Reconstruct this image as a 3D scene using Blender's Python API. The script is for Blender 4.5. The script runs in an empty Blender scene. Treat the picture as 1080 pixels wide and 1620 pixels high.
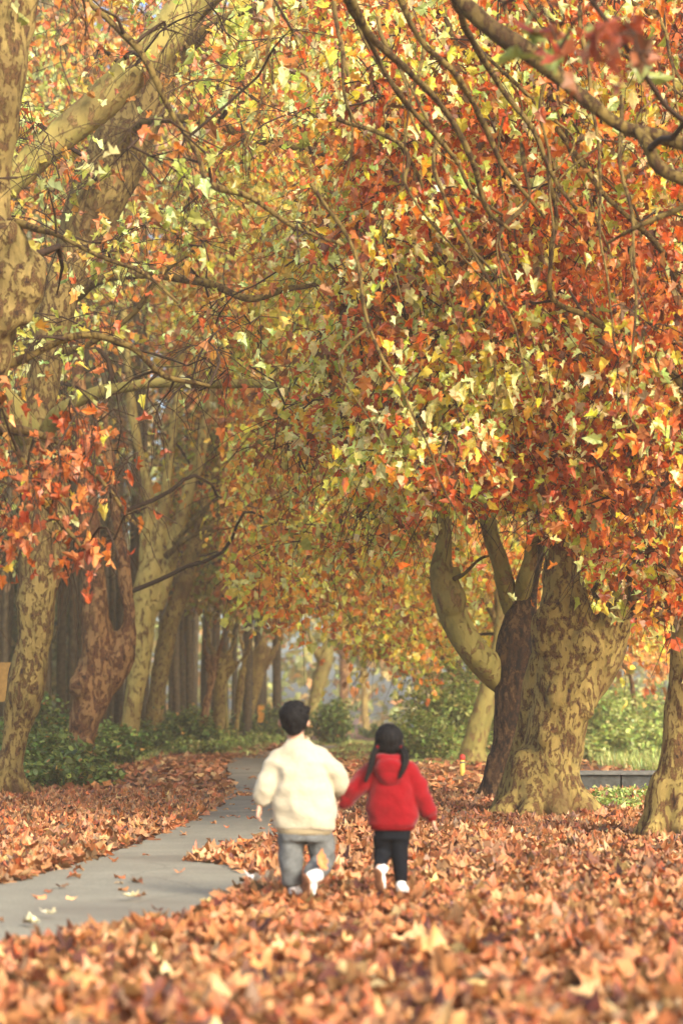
import bpy, math, random
import numpy as np
from mathutils import Vector, Matrix, noise as mnoise

random.seed(7)
rng = np.random.default_rng(11)
sc = bpy.context.scene
C = sc.collection

# ------------------------------------------------------------------ camera
CAM_H, FPX, HOR = 1.02, 3825.0, 1130.0
PITCH = math.atan((HOR - 810.0) / FPX)
cd = bpy.data.cameras.new('camera')
cam = bpy.data.objects.new('camera', cd)
C.objects.link(cam)
cam.location = (0, 0, CAM_H)
cam.rotation_euler = (math.pi / 2 + PITCH, 0, 0)
cd.sensor_fit = 'VERTICAL'
cd.sensor_height = 36.0
cd.sensor_width = 24.0
cd.lens = 85.0
cd.clip_end = 2000
cd.dof.use_dof = True
cd.dof.focus_distance = 23.5
cd.dof.aperture_fstop = 2.3
sc.camera = cam

# ------------------------------------------------------------------ light
SUN_EL, SUN_AZ = math.radians(31), math.radians(148)     # azimuth clockwise from +Y: behind and right of the camera, the open canal side
w = bpy.data.worlds.new('World')
sc.world = w
w.use_nodes = True
nt = w.node_tree
bg = nt.nodes['Background']
sky = nt.nodes.new('ShaderNodeTexSky')
sky.sky_type = 'NISHITA'
sky.sun_disc = False
sky.sun_elevation = SUN_EL
sky.sun_rotation = SUN_AZ
sky.dust_density = 3.5
sky.air_density = 0.8
sky.ozone_density = 0.6
nt.links.new(sky.outputs[0], bg.inputs[0])
bg.inputs[1].default_value = 0.15
sl = bpy.data.lights.new('sun', 'SUN')
sl.energy = 2.15
sl.angle = math.radians(15)
sl.color = (1.0, 0.92, 0.76)
so = bpy.data.objects.new('sun', sl)
C.objects.link(so)
sdir = Vector((math.sin(SUN_AZ) * math.cos(SUN_EL), math.cos(SUN_AZ) * math.cos(SUN_EL), math.sin(SUN_EL)))
so.rotation_euler = sdir.to_track_quat('Z', 'Y').to_euler()
so.location = (0, -5, 30)
sc.view_settings.view_transform = 'Standard'
sc.view_settings.look = 'None'
sc.view_settings.gamma = 1.0
sc.view_settings.exposure = 1.48
sc.render.engine = 'CYCLES'
sc.cycles.use_denoising = True
sc.cycles.max_bounces = 7
sc.cycles.diffuse_bounces = 4
sc.cycles.glossy_bounces = 2
sc.cycles.transmission_bounces = 5
sc.cycles.volume_bounces = 1
sc.cycles.sample_clamp_indirect = 6.0
sc.cycles.caustics_reflective = False
sc.cycles.caustics_refractive = False

# ------------------------------------------------------------------ helpers
ca, sa = math.cos(PITCH), math.sin(PITCH)


def at(px, py, Y):
    """world point at depth Y that shows at pixel (px, py) of the 1080x1620 photograph"""
    u, v = (px - 540) / FPX, (810 - py) / FPX
    dy, dz = ca - v * sa, sa + v * ca
    t = Y / dy
    return Vector((u * t, Y, CAM_H + dz * t))


def proj(P):
    P = np.asarray(P, float)
    y, z = P[..., 1], P[..., 2] - CAM_H
    d = y * ca + z * sa
    v = (-y * sa + z * ca)
    return 540 + FPX * P[..., 0] / d, 810 - FPX * v / d


def gp(px, py, z=0.0):
    u, v = (px - 540) / FPX, (810 - py) / FPX
    dy, dz = ca - v * sa, sa + v * ca
    t = (z - CAM_H) / dz
    return Vector((u * t, dy * t, z))


def sstep(x, a, b):
    t = np.clip((x - a) / (b - a), 0, 1)
    return t * t * (3 - 2 * t)


def hash3(i, j, k, s=0):
    h = (i * 374761393 + j * 668265263 + k * 2147483647 + s * 144269504) & 0xFFFFFFFF
    h = ((h ^ (h >> 13)) * 1274126177) & 0xFFFFFFFF
    h = h ^ (h >> 16)
    return (h & 0xFFFFFF) / float(0xFFFFFF)


def vnoise(P, s=0):
    """value noise, P (n,3) -> (n,) in -1..1"""
    P = np.asarray(P, float)
    f = np.floor(P).astype(np.int64)
    t = P - f
    t = t * t * (3 - 2 * t)
    r = 0
    for a in (0, 1):
        for b in (0, 1):
            for c in (0, 1):
                wgt = (t[:, 0] if a else 1 - t[:, 0]) * (t[:, 1] if b else 1 - t[:, 1]) * (t[:, 2] if c else 1 - t[:, 2])
                r = r + wgt * hash3(f[:, 0] + a, f[:, 1] + b, f[:, 2] + c, s)
    return r * 2 - 1


def terrain(x, y):
    x = np.asarray(x, float)
    y = np.asarray(y, float)
    z = 0.9 * sstep(x, 7.5, 15) * sstep(y, 38, 60) * 2.6           # far bank on the right
    z = z + 0.5 * sstep(-x, 6, 16)                                   # wood floor rises on the left
    P = np.stack([x * .35, y * .35, x * 0], -1).reshape(-1, 3)
    z = z + 0.03 * vnoise(P, 5).reshape(x.shape) * sstep(y, 18, 40)
    return z


def mesh_np(name, V, Fc, mats, parent=None, col=None, matidx=None, smooth=False):
    """V (n,3) ; Fc (m,k) k=3 or 4, or a list of such arrays"""
    if not isinstance(Fc, list):
        Fc = [Fc]
    Fc = [f for f in Fc if len(f)]
    me = bpy.data.meshes.new(name)
    me.vertices.add(len(V))
    me.vertices.foreach_set('co', np.asarray(V, np.float32).ravel())
    loops = np.concatenate([f.ravel() for f in Fc]).astype(np.int32)
    tot = np.concatenate([np.full(len(f), f.shape[1]) for f in Fc]).astype(np.int32)
    st = np.concatenate([[0], np.cumsum(tot)[:-1]]).astype(np.int32)
    me.loops.add(len(loops))
    me.loops.foreach_set('vertex_index', loops)
    me.polygons.add(len(tot))
    me.polygons.foreach_set('loop_start', st)
    me.polygons.foreach_set('loop_total', tot)
    if matidx is not None:
        me.polygons.foreach_set('material_index', np.asarray(matidx, np.int32))
    me.polygons.foreach_set('use_smooth', np.full(len(tot), bool(smooth)) if np.isscalar(smooth) else smooth)
    me.update(calc_edges=True)
    if col is not None:
        a = me.attributes.new('leafcol', 'FLOAT_COLOR', 'FACE')
        c4 = np.ones((len(tot), 4), np.float32)
        c4[:, :3] = col
        a.data.foreach_set('color', c4.ravel())
    for m in (mats if isinstance(mats, (list, tuple)) else [mats]):
        me.materials.append(m)
    o = bpy.data.objects.new(name, me)
    C.objects.link(o)
    if parent is not None:
        o.parent = parent
    return o


def thing(name, label, cat, loc, group=None):
    o = bpy.data.objects.new(name, None)
    C.objects.link(o)
    o.empty_display_size = 0.2
    o.location = loc
    o['label'] = label
    o['category'] = cat
    if group:
        o['group'] = group
    return o


def tag(o, label=None, cat=None, group=None, kind=None):
    if label: o['label'] = label
    if cat: o['category'] = cat
    if group: o['group'] = group
    if kind: o['kind'] = kind
    return o


def spline(P, n):
    """Catmull-Rom through rows of P (any width) -> n rows"""
    P = np.asarray(P, float)
    if len(P) == 2:
        t = np.linspace(0, 1, n)[:, None]
        return P[0] * (1 - t) + P[1] * t
    Q = np.vstack([2 * P[0] - P[1], P, 2 * P[-1] - P[-2]])
    L = np.concatenate([[0], np.cumsum(np.linalg.norm(np.diff(P[:, :3], axis=0), axis=1))])
    s = np.linspace(0, L[-1], n)
    i = np.clip(np.searchsorted(L, s, side='right') - 1, 0, len(P) - 2)
    t = ((s - L[i]) / (L[i + 1] - L[i] + 1e-9))[:, None]
    p0, p1, p2, p3 = Q[i], Q[i + 1], Q[i + 2], Q[i + 3]
    return 0.5 * ((2 * p1) + (-p0 + p2) * t + (2 * p0 - 5 * p1 + 4 * p2 - p3) * t ** 2 + (-p0 + 3 * p1 - 3 * p2 + p3) * t ** 3)


class Geo:
    def __init__(s):
        s.V = []; s.Q = []; s.T = []; s.n = 0; s.mq = []

    def tube(s, P, R, sides=8, cap=True, flat=None):
        P = np.asarray(P, float)
        R = np.broadcast_to(np.asarray(R, float), (len(P),))
        T = np.gradient(P, axis=0)
        T /= np.linalg.norm(T, axis=1)[:, None] + 1e-12
        up = np.array([0, 0, 1.0]) if abs(T[0, 2]) < .9 else np.array([1.0, 0, 0])
        N = np.zeros_like(P)
        n = np.cross(T[0], up); n /= np.linalg.norm(n)
        for i in range(len(P)):
            n = n - T[i] * np.dot(n, T[i])
            n /= np.linalg.norm(n) + 1e-12
            N[i] = n
        B = np.cross(T, N)
        a = np.linspace(0, 2 * np.pi, sides, endpoint=False)
        ring = (N[:, None] * np.cos(a)[None, :, None] + B[:, None] * np.sin(a)[None, :, None]) * R[:, None, None] + P[:, None]
        m = len(P)
        s.V.append(ring.reshape(-1, 3))
        i = np.arange(m - 1)[:, None] * sides
        j = np.arange(sides)[None]
        jn = (j + 1) % sides
        q = np.stack([i + j, i + jn, i + sides + jn, i + sides + j], -1).reshape(-1, 4) + s.n
        s.Q.append(q)
        nn = m * sides
        if cap:
            s.V.append(np.stack([P[0] - T[0] * R[0] * .5, P[-1] + T[-1] * R[-1] * .5]))
            j = np.arange(sides); jn = (j + 1) % sides
            s.T.append(np.stack([np.full(sides, nn), jn, j], -1) + s.n)
            s.T.append(np.stack([np.full(sides, nn + 1), (m - 1) * sides + j, (m - 1) * sides + jn], -1) + s.n)
            nn += 2
        s.n += nn

    def ell(s, c, r, rot=None, nu=16, nv=10):
        c = np.asarray(c, float)
        r = np.broadcast_to(np.asarray(r, float), (3,))
        th = np.linspace(0, np.pi, nv + 1)[1:-1]
        a = np.linspace(0, 2 * np.pi, nu, endpoint=False)
        X = np.stack([np.sin(th)[:, None] * np.cos(a), np.sin(th)[:, None] * np.sin(a), np.cos(th)[:, None] * np.ones(nu)], -1).reshape(-1, 3)
        X = np.vstack([X, [[0, 0, 1], [0, 0, -1]]]) * r
        if rot is not None:
            X = X @ np.array(rot.to_3x3() if hasattr(rot, 'to_3x3') else rot).T
        m = nv - 1
        i = np.arange(m - 1)[:, None] * nu
        j = np.arange(nu)[None]; jn = (j + 1) % nu
        s.Q.append(np.stack([i + j, i + nu + j, i + nu + jn, i + jn], -1).reshape(-1, 4) + s.n)
        j = np.arange(nu); jn = (j + 1) % nu
        s.T.append(np.stack([np.full(nu, m * nu), j, jn], -1) + s.n)
        s.T.append(np.stack([np.full(nu, m * nu + 1), (m - 1) * nu + jn, (m - 1) * nu + j], -1) + s.n)
        s.V.append(X + c)
        s.n += m * nu + 2

    def loft(s, secs, n=24, sides=28, e=2.4):
        """secs rows: x,y,z,rx,ry -> closed body with horizontal superellipse sections"""
        S = spline(secs, n)
        a = np.linspace(0, 2 * np.pi, sides, endpoint=False)
        cx = np.sign(np.cos(a)) * np.abs(np.cos(a)) ** (2 / e)
        cy = np.sign(np.sin(a)) * np.abs(np.sin(a)) ** (2 / e)
        X = np.stack([S[:, 0, None] + S[:, 3, None] * cx, S[:, 1, None] + S[:, 4, None] * cy, S[:, 2, None] + 0 * cx], -1)
        s.V.append(X.reshape(-1, 3))
        i = np.arange(n - 1)[:, None] * sides
        j = np.arange(sides)[None]; jn = (j + 1) % sides
        up = S[-1, 2] > S[0, 2]
        q = np.stack([i + j, i + jn, i + sides + jn, i + sides + j], -1).reshape(-1, 4)
        t0 = np.stack([np.full(sides, n * sides), jn[0], j[0]], -1)
        t1 = np.stack([np.full(sides, n * sides + 1), (n - 1) * sides + j[0], (n - 1) * sides + jn[0]], -1)
        if not up:
            q = q[:, ::-1]; t0 = t0[:, ::-1]; t1 = t1[:, ::-1]
        s.Q.append(q + s.n); s.T.append(t0 + s.n); s.T.append(t1 + s.n)
        s.V.append(np.stack([S[0, :3], S[-1, :3]]))
        s.n += n * sides + 2

    def box(s, c, h, rz=0.0):
        c = np.asarray(c, float); h = np.asarray(h, float)
        X = np.array([[x, y, z] for z in (-1, 1) for y in (-1, 1) for x in (-1, 1)], float) * h
        cr, sr = math.cos(rz), math.sin(rz)
        X = X @ np.array([[cr, sr, 0], [-sr, cr, 0], [0, 0, 1]]) + c
        s.V.append(X)
        s.Q.append(np.array([[0, 2, 3, 1], [4, 5, 7, 6], [0, 1, 5, 4], [2, 6, 7, 3], [0, 4, 6, 2], [1, 3, 7, 5]]) + s.n)
        s.n += 8

    def arrays(s):
        V = np.vstack(s.V)
        Q = np.vstack(s.Q) if s.Q else np.zeros((0, 4), int)
        T = np.vstack(s.T) if s.T else np.zeros((0, 3), int)
        return V, Q, T

    def build(s, name, mat, parent=None, off=(0, 0, 0), smooth=True):
        V, Q, T = s.arrays()
        return mesh_np(name, V - np.asarray(off), [Q, T], mat, parent, smooth=smooth)


def remeshed(geo, name, mat, parent, off, voxel, smooth_it=6, disp=None):
    """voxel-fuse the pieces of geo into one skin, smooth it and displace it with noise"""
    o = geo.build(name + '_raw', mat, None, off)
    m = o.modifiers.new('r', 'REMESH'); m.mode = 'VOXEL'; m.voxel_size = voxel; m.use_smooth_shade = True
    if smooth_it:
        m2 = o.modifiers.new('s', 'SMOOTH'); m2.iterations = smooth_it; m2.factor = .6
    dg = bpy.context.evaluated_depsgraph_get()
    me = bpy.data.meshes.new_from_object(o.evaluated_get(dg))
    old = o.data
    bpy.data.objects.remove(o)
    bpy.data.meshes.remove(old)
    n = len(me.vertices)
    if disp is not None and n:
        V = np.empty(n * 3, np.float32); me.vertices.foreach_get('co', V); V = V.reshape(-1, 3)
        N = np.empty(n * 3, np.float32); me.vertex_normals.foreach_get('vector', N); N = N.reshape(-1, 3)
        V = V + N * disp(V)[:, None]
        me.vertices.foreach_set('co', V.astype(np.float32).ravel())
    me.polygons.foreach_set('use_smooth', np.ones(len(me.polygons), bool))
    me.update()
    me.name = name
    me.materials.clear(); me.materials.append(mat)
    ob = bpy.data.objects.new(name, me)
    C.objects.link(ob)
    if parent is not None: ob.parent = parent
    return ob


# ------------------------------------------------------------------ materials
def newmat(name):
    m = bpy.data.materials.new(name)
    m.use_nodes = True
    t = m.node_tree
    return m, t, t.nodes['Principled BSDF'], t.nodes['Material Output']


def N(t, kind, **kw):
    n = t.nodes.new(kind)
    for k, v in kw.items():
        if k.startswith('i_'):
            n.inputs[k[2:].replace('_', ' ')].default_value = v
        else:
            setattr(n, k, v)
    return n


def ramp(t, fac, stops, interp='LINEAR'):
    r = t.nodes.new('ShaderNodeValToRGB')
    r.color_ramp.interpolation = interp
    e = r.color_ramp.elements
    while len(e) < len(stops): e.new(0.5)
    for k, (p, c) in enumerate(stops):
        e[k].position = p
        e[k].color = (*c, 1) if len(c) == 3 else c
    t.links.new(fac, r.inputs[0])
    return r.outputs[0]


def mix(t, f, a, b, mode='MIX'):
    m = t.nodes.new('ShaderNodeMix')
    m.data_type = 'RGBA'; m.blend_type = mode
    if isinstance(f, (int, float)): m.inputs[0].default_value = f
    else: t.links.new(f, m.inputs[0])
    for s, v in ((6, a), (7, b)):
        if isinstance(v, tuple): m.inputs[s].default_value = (*v, 1)
        else: t.links.new(v, m.inputs[s])
    return m.outputs[2]


def plain(name, c, rough=.7, spec=.3, bump=0, bscale=40, var=0.0, sheen=0):
    m, t, p, out = newmat(name)
    p.inputs['Roughness'].default_value = rough
    p.inputs['Specular IOR Level'].default_value = spec
    p.inputs['Sheen Weight'].default_value = sheen
    tc = N(t, 'ShaderNodeTexCoord')
    nz = N(t, 'ShaderNodeTexNoise', i_Scale=bscale, i_Detail=5.0)
    t.links.new(tc.outputs['Object'], nz.inputs['Vector'])
    cc = ramp(t, nz.outputs[0], [(0.3, tuple(x * (1 - var) for x in c)), (0.7, tuple(min(1, x * (1 + var)) for x in c))])
    t.links.new(cc, p.inputs['Base Color'])
    if bump:
        b = N(t, 'ShaderNodeBump', i_Strength=bump, i_Distance=0.02)
        t.links.new(nz.outputs[0], b.inputs['Height'])
        t.links.new(b.outputs[0], p.inputs['Normal'])
    return m


def bark(name, pale, mid, brown, dark, cut=0.5, patch=2.6, rough_dark=0.45):
    """flaking plane-tree bark: smooth pale and olive patches, brown scales, dark rough stretches"""
    m, t, p, out = newmat(name)
    p.inputs['Roughness'].default_value = .8
    p.inputs['Specular IOR Level'].default_value = .2
    tc = N(t, 'ShaderNodeTexCoord')
    mp = N(t, 'ShaderNodeMapping'); mp.inputs['Scale'].default_value = (1.3, 1.3, 0.6)
    t.links.new(tc.outputs['Object'], mp.inputs['Vector'])
    nz = N(t, 'ShaderNodeTexNoise', i_Scale=4.0, i_Detail=6.0, i_Roughness=.6)
    t.links.new(mp.outputs[0], nz.inputs['Vector'])
    warp = mix(t, 0.22, mp.outputs[0], nz.outputs[1], 'ADD')
    v = N(t, 'ShaderNodeTexVoronoi', i_Scale=patch * 2.6)
    t.links.new(warp, v.inputs['Vector'])
    sep = N(t, 'ShaderNodeSeparateColor'); t.links.new(v.outputs['Color'], sep.inputs[0])
    n1 = N(t, 'ShaderNodeTexNoise', i_Scale=patch, i_Detail=8.0, i_Roughness=.66)
    t.links.new(warp, n1.inputs['Vector'])
    n2 = N(t, 'ShaderNodeTexNoise', i_Scale=patch * 2.9, i_Detail=9.0, i_Roughness=.72)
    t.links.new(warp, n2.inputs['Vector'])
    n3 = N(t, 'ShaderNodeTexNoise', i_Scale=0.8, i_Detail=4.0, i_Roughness=.6)
    t.links.new(tc.outputs['Object'], n3.inputs['Vector'])
    base = ramp(t, n1.outputs[0], [(.40, mid), (.50, pale), (.6, tuple(x * 1.12 for x in pale)), (.68, mid)])
    base = mix(t, 0.45, base, ramp(t, sep.outputs[0], [(.0, mid), (.5, pale), (1, tuple(x * .7 for x in pale))]))
    f2 = ramp(t, n2.outputs[0], [(cut, (0, 0, 0)), (cut + .025, (1, 1, 1))])
    c = mix(t, f2, base, brown)
    f3 = ramp(t, n2.outputs[0], [(cut + .075, (0, 0, 0)), (cut + .10, (1, 1, 1))])
    c = mix(t, f3, c, dark)
    # broad stretches of old brown rough bark
    f4 = ramp(t, n3.outputs[0], [(.53, (0, 0, 0)), (.62, (rough_dark,) * 3)])
    old = mix(t, ramp(t, n2.outputs[0], [(.38, (1, 1, 1)), (.55, (0, 0, 0))]), brown, dark)
    c = mix(t, f4, c, old)
    t.links.new(c, p.inputs['Base Color'])
    hs = mix(t, 0.5, n2.outputs[0], f2)
    b = N(t, 'ShaderNodeBump', i_Strength=1.0, i_Distance=0.05)
    b.invert = False
    t.links.new(hs, b.inputs['Height'])
    t.links.new(b.outputs[0], p.inputs['Normal'])
    return m


def leafmat(name, trans=.35, rough=.38, pale=0.16, scale=14.0):
    m, t, p, out = newmat(name)
    a = N(t, 'ShaderNodeAttribute', attribute_name='leafcol')
    tc = N(t, 'ShaderNodeTexCoord')
    nz = N(t, 'ShaderNodeTexNoise', i_Scale=scale, i_Detail=4.0)
    t.links.new(tc.outputs['Object'], nz.inputs['Vector'])
    var = ramp(t, nz.outputs[0], [(.3, (.72, .68, .62)), (.5, (1, 1, 1)), (.72, (1.18, 1.1, .95))])
    c = mix(t, 1.0, a.outputs['Color'], var, 'MULTIPLY')
    g = N(t, 'ShaderNodeNewGeometry')
    # the underside of a plane leaf is paler and duller
    und = mix(t, pale, c, (.66, .58, .30))
    c2 = mix(t, g.outputs['Backfacing'], c, und)
    p.inputs['Roughness'].default_value = rough
    p.inputs['Specular IOR Level'].default_value = .45
    t.links.new(c2, p.inputs['Base Color'])
    tr = N(t, 'ShaderNodeBsdfTranslucent')
    t.links.new(mix(t, 1.0, c, (1.25, 1.12, .7), 'MULTIPLY'), tr.inputs['Color'])
    ms = N(t, 'ShaderNodeMixShader'); ms.inputs[0].default_value = trans
    t.links.new(p.outputs[0], ms.inputs[1]); t.links.new(tr.outputs[0], ms.inputs[2])
    t.links.new(ms.outputs[0], out.inputs['Surface'])
    return m


M_bark = bark('plane_bark', (.36, .255, .075), (.22, .165, .045), (.16, .08, .028), (.035, .018, .009), .515, 4.6, .65)
M_bark_pale_lit = bark('plane_bark_pale_lit', (.47, .36, .11), (.32, .26, .07), (.2, .11, .038), (.06, .034, .014), .545, 2.6, .45)  # pale bark of the three-limbed tree, with missing sunlight painted in as extra brightness
M_bark_left = bark('plane_bark_brownish', (.28, .195, .062), (.17, .125, .038), (.12, .062, .022), (.03, .016, .009), .51, 4.2, .75)
M_bark_red = bark('plane_bark_reddish', (.32, .17, .065), (.22, .13, .05), (.15, .06, .025), (.045, .022, .012), .49, rough_dark=.9)
M_bark_smooth = bark('plane_bark_smooth', (.31, .25, .07), (.20, .175, .045), (.24, .14, .05), (.09, .05, .02), .545, 2.4, .5)
M_bark_rough = bark('rough_dark_bark', (.15, .085, .035), (.10, .052, .022), (.055, .026, .012), (.012, .007, .005), .45, 4.0, .9)
M_branch = bark('branch_bark', (.20, .135, .035), (.10, .062, .018), (.07, .033, .012), (.04, .022, .012), .52, 5.0, .6)
M_twig = plain('twig_bark', (.045, .025, .014), .85, .2, .3, 30, .35)
M_slim = plain('slender_bark', (.095, .07, .038), .9, .15, .5, 9, .45)
M_leaf = leafmat('crown_leaf', .42)
M_dry = leafmat('fallen_leaf', .12, .5, .15, 22.0)
M_green = leafmat('green_leaf', .3, .4, .12, 10.0)

# ------------------------------------------------------------------ leaf templates
HALF = [(.0, .0), (.14, -.10), (.30, -.06), (.47, -.02), (.41, .10), (.36, .19), (.45, .27), (.55, .44), (.45, .48), (.34, .51), (.31, .64), (.18, .76), (.0, 1.0)]
OUT_HI = HALF + [(-x, y) for x, y in HALF[-2:0:-1]]
HM = [(.0, .0), (.18, -.08), (.45, .0), (.36, .20), (.53, .42), (.34, .51), (.22, .72), (.0, 1.0)]
OUT_MD = HM + [(-x, y) for x, y in HM[-2:0:-1]]
HL = [(.0, -.02), (.44, .02), (.36, .24), (.46, .54), (.0, 1.0)]
OUT_LO = HL + [(-x, y) for x, y in HL[-2:0:-1]]
OVAL = [(0, 0), (.28, .3), (.25, .65), (0, 1), (-.25, .65), (-.28, .3)]


def template(outl, ringed, k, curl=1.0):
    r = random.Random(k * 31 + len(outl))
    O = np.array([(x * r.uniform(.85, 1.15), y + r.uniform(-.03, .03)) for x, y in outl])
    c = np.array([0.0, .33])
    n = len(O)
    if ringed:
        X = np.vstack([[c], c + (O - c) * .5, O])
        i = np.arange(n); j = (i + 1) % n
        T = np.vstack([np.stack([0 * i, 1 + i, 1 + j], -1), np.stack([1 + i, 1 + n + i, 1 + n + j], -1), np.stack([1 + i, 1 + n + j, 1 + j], -1)])
    else:
        X = np.vstack([[c], O])
        i = np.arange(n); j = (i + 1) % n
        T = np.stack([0 * i, 1 + i, 1 + j], -1)
    x, y = X[:, 0], X[:, 1] - .4
    a, b, d = r.uniform(-.9, 1.5) * curl, r.uniform(-.6, .9) * curl, r.uniform(-.8, .8) * curl
    z = a * x * x + b * y * y + d * x * y + .10 * curl * np.sin(7 * np.arctan2(y, x) + r.uniform(0, 6)) * np.hypot(x, y) ** 1.2 * 1.5
    sh = 1 / (1 + .6 * abs(a)) if curl > .9 else 1
    V = np.stack([x * sh, y, z], -1)
    return V, T


def leaves(pos, size, tpls, colors, yaw=None, tilt=None, roll=None, which=None):
    """merge leaves: arrays of position, size, yaw, tilt (0 = lying flat facing up), roll -> V, T, col"""
    n = len(pos)
    if n == 0: return np.zeros((0, 3)), np.zeros((0, 3), int), np.zeros((0, 3))
    yaw = rng.uniform(0, 2 * np.pi, n) if yaw is None else yaw
    tilt = np.zeros(n) if tilt is None else tilt
    roll = np.zeros(n) if roll is None else roll
    which = rng.integers(0, len(tpls), n) if which is None else which
    Vs, Ts, Cs = [], [], []
    off = 0
    for k, (TV, TT) in enumerate(tpls):
        id_ = np.nonzero(which == k)[0]
        if not len(id_): continue
        X = TV[None] * size[id_, None, None]
        cr, sr = np.cos(roll[id_])[:, None], np.sin(roll[id_])[:, None]
        x = X[..., 0] * cr + X[..., 2] * sr; z = -X[..., 0] * sr + X[..., 2] * cr; y = X[..., 1]
        ct, st = np.cos(tilt[id_])[:, None], np.sin(tilt[id_])[:, None]
        y2 = y * ct - z * st; z2 = y * st + z * ct
        cy, sy = np.cos(yaw[id_])[:, None], np.sin(yaw[id_])[:, None]
        x3 = x * cy - y2 * sy; y3 = x * sy + y2 * cy
        V = np.stack([x3, y3, z2], -1) + pos[id_][:, None]
        nv = TV.shape[0]
        T = TT[None] + (np.arange(len(id_)) * nv)[:, None, None] + off
        Vs.append(V.reshape(-1, 3)); Ts.append(T.reshape(-1, 3))
        Cs.append(np.repeat(colors[id_], len(TT), 0))
        off += len(id_) * nv
    return np.vstack(Vs), np.vstack(Ts), np.vstack(Cs)


T_HI = [template(OUT_HI, True, k, 1.35) for k in range(9)]
T_MD = [template(OUT_MD, False, k, 1.25) for k in range(12)]
T_LO = [template(OUT_LO, False, k, 1.1) for k in range(9)]
T_MC = [template(OUT_MD, False, k + 40, 1.5) for k in range(8)]
T_OV = [template(OVAL, False, k, .5) for k in range(4)]


def palette_at(P, items, jit, sc_=1.0, lean=0.0):
    """leaf colours that hold together by spray: greener shoots here, redder ones there"""
    n = len(P)
    c = np.array([i[1] for i in items]); w0 = np.array([i[0] for i in items], float)
    green = c[:, 1] > .7 * c[:, 0]
    b = vnoise(P * sc_, 77) + .6 * vnoise(P * sc_ * 2.7, 78) + lean
    g = np.exp(1.5 * b)
    W_ = w0[None] * np.where(green[None], g[:, None], 1 / g[:, None])
    W_ = np.cumsum(W_, 1); W_ /= W_[:, -1:]
    k = (rng.uniform(0, 1, (n, 1)) > W_).sum(1)
    return np.clip(c[k] * (1 + rng.normal(0, jit, (n, 1))) * (1 + rng.normal(0, jit * .4, (n, 3))), .005, .95)


def palette(n, items, jit=.18):
    """items: (weight, rgb)"""
    wts = np.array([i[0] for i in items], float); wts /= wts.sum()
    k = rng.choice(len(items), n, p=wts)
    c = np.array([i[1] for i in items])[k]
    return np.clip(c * (1 + rng.normal(0, jit, (n, 1))) * (1 + rng.normal(0, jit * .4, (n, 3))), .005, .95)


RED = [(3.0, (.56, .10, .012)), (2.8, (.66, .18, .02)), (2.0, (.34, .065, .012)), (1.6, (.74, .32, .03)), (1.8, (.72, .60, .05)), (1.5, (.44, .50, .06)), (2.6, (.74, .84, .34)), (1.4, (.88, .76, .40)), (1.1, (.10, .028, .008))]
MIX = [(2.2, (.58, .12, .015)), (2.4, (.70, .24, .025)), (1.8, (.76, .38, .04)), (2.4, (.76, .66, .07)), (2.2, (.50, .56, .07)), (2.8, (.76, .84, .34)), (1.6, (.88, .76, .38)), (1.0, (.12, .035, .01))]
GOLD = [(2.2, (.64, .20, .03)), (2.4, (.78, .38, .05)), (2.8, (.80, .68, .09)), (2.6, (.56, .62, .09)), (1.8, (.74, .80, .32)), (.8, (.30, .09, .02))]
OCHRE = [(2.8, (.50, .17, .028)), (2.2, (.60, .30, .045)), (1.3, (.56, .48, .08)), (1.5, (.38, .43, .07)), (1.6, (.64, .76, .32)), (1.3, (.30, .11, .035)), (1.2, (.60, .14, .035))]
RUST = [(3, (.48, .11, .02)), (2.4, (.34, .07, .018)), (1.5, (.60, .21, .04)), (.6, (.40, .07, .02)), (.5, (.78, .66, .10)), (.6, (.60, .66, .26))]
PINK = [(2, (.70, .26, .09)), (2, (.78, .42, .14)), (1, (.72, .50, .16)), (1, (.50, .50, .15))]
DRY = [(3, (.35, .12, .040)), (2.6, (.43, .18, .068)), (2.5, (.24, .075, .02)), (1.1, (.55, .30, .13)), (2.0, (.10, .028, .012)), (.8, (.42, .11, .03)), (.12, (.55, .42, .2))]

# ------------------------------------------------------------------ setting: ground, path
xs = np.concatenate([np.linspace(-400, -32, 14), np.linspace(-30, 30, 121), np.linspace(32, 400, 14)])
ys = np.concatenate([np.linspace(-60, 2, 12), np.linspace(3, 130, 255), np.linspace(135, 700, 30)])
gx, gy = np.meshgrid(xs, ys)
gz = terrain(gx, gy)
nx, ny = len(xs), len(ys)
i = np.arange(ny - 1)[:, None] * nx + np.arange(nx - 1)[None]
Qg = np.stack([i, i + 1, i + nx + 1, i + nx], -1).reshape(-1, 4)
m, t, p, out = newmat('leaf_litter_soil')
tc = N(t, 'ShaderNodeTexCoord')
n1 = N(t, 'ShaderNodeTexNoise', i_Scale=16.0, i_Detail=8.0, i_Roughness=.7); t.links.new(tc.outputs['Object'], n1.inputs['Vector'])
v1 = N(t, 'ShaderNodeTexVoronoi', i_Scale=9.0); t.links.new(tc.outputs['Object'], v1.inputs['Vector'])
s1 = N(t, 'ShaderNodeSeparateColor'); t.links.new(v1.outputs['Color'], s1.inputs[0])
litter = mix(t, .5, ramp(t, s1.outputs[0], [(0, (.05, .02, .012)), (.5, (.12, .045, .02)), (1, (.2, .08, .035))]), ramp(t, n1.outputs[0], [(.3, (.035, .018, .01)), (.7, (.16, .065, .03))]))
gr = ramp(t, n1.outputs[0], [(.3, (.035, .05, .016)), (.7, (.12, .15, .045))])
sx = N(t, 'ShaderNodeSeparateXYZ'); t.links.new(tc.outputs['Object'], sx.inputs[0])
fa = N(t, 'ShaderNodeMapRange', i_From_Min=4.6, i_From_Max=6.5); t.links.new(sx.outputs[0], fa.inputs['Value'])
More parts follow.
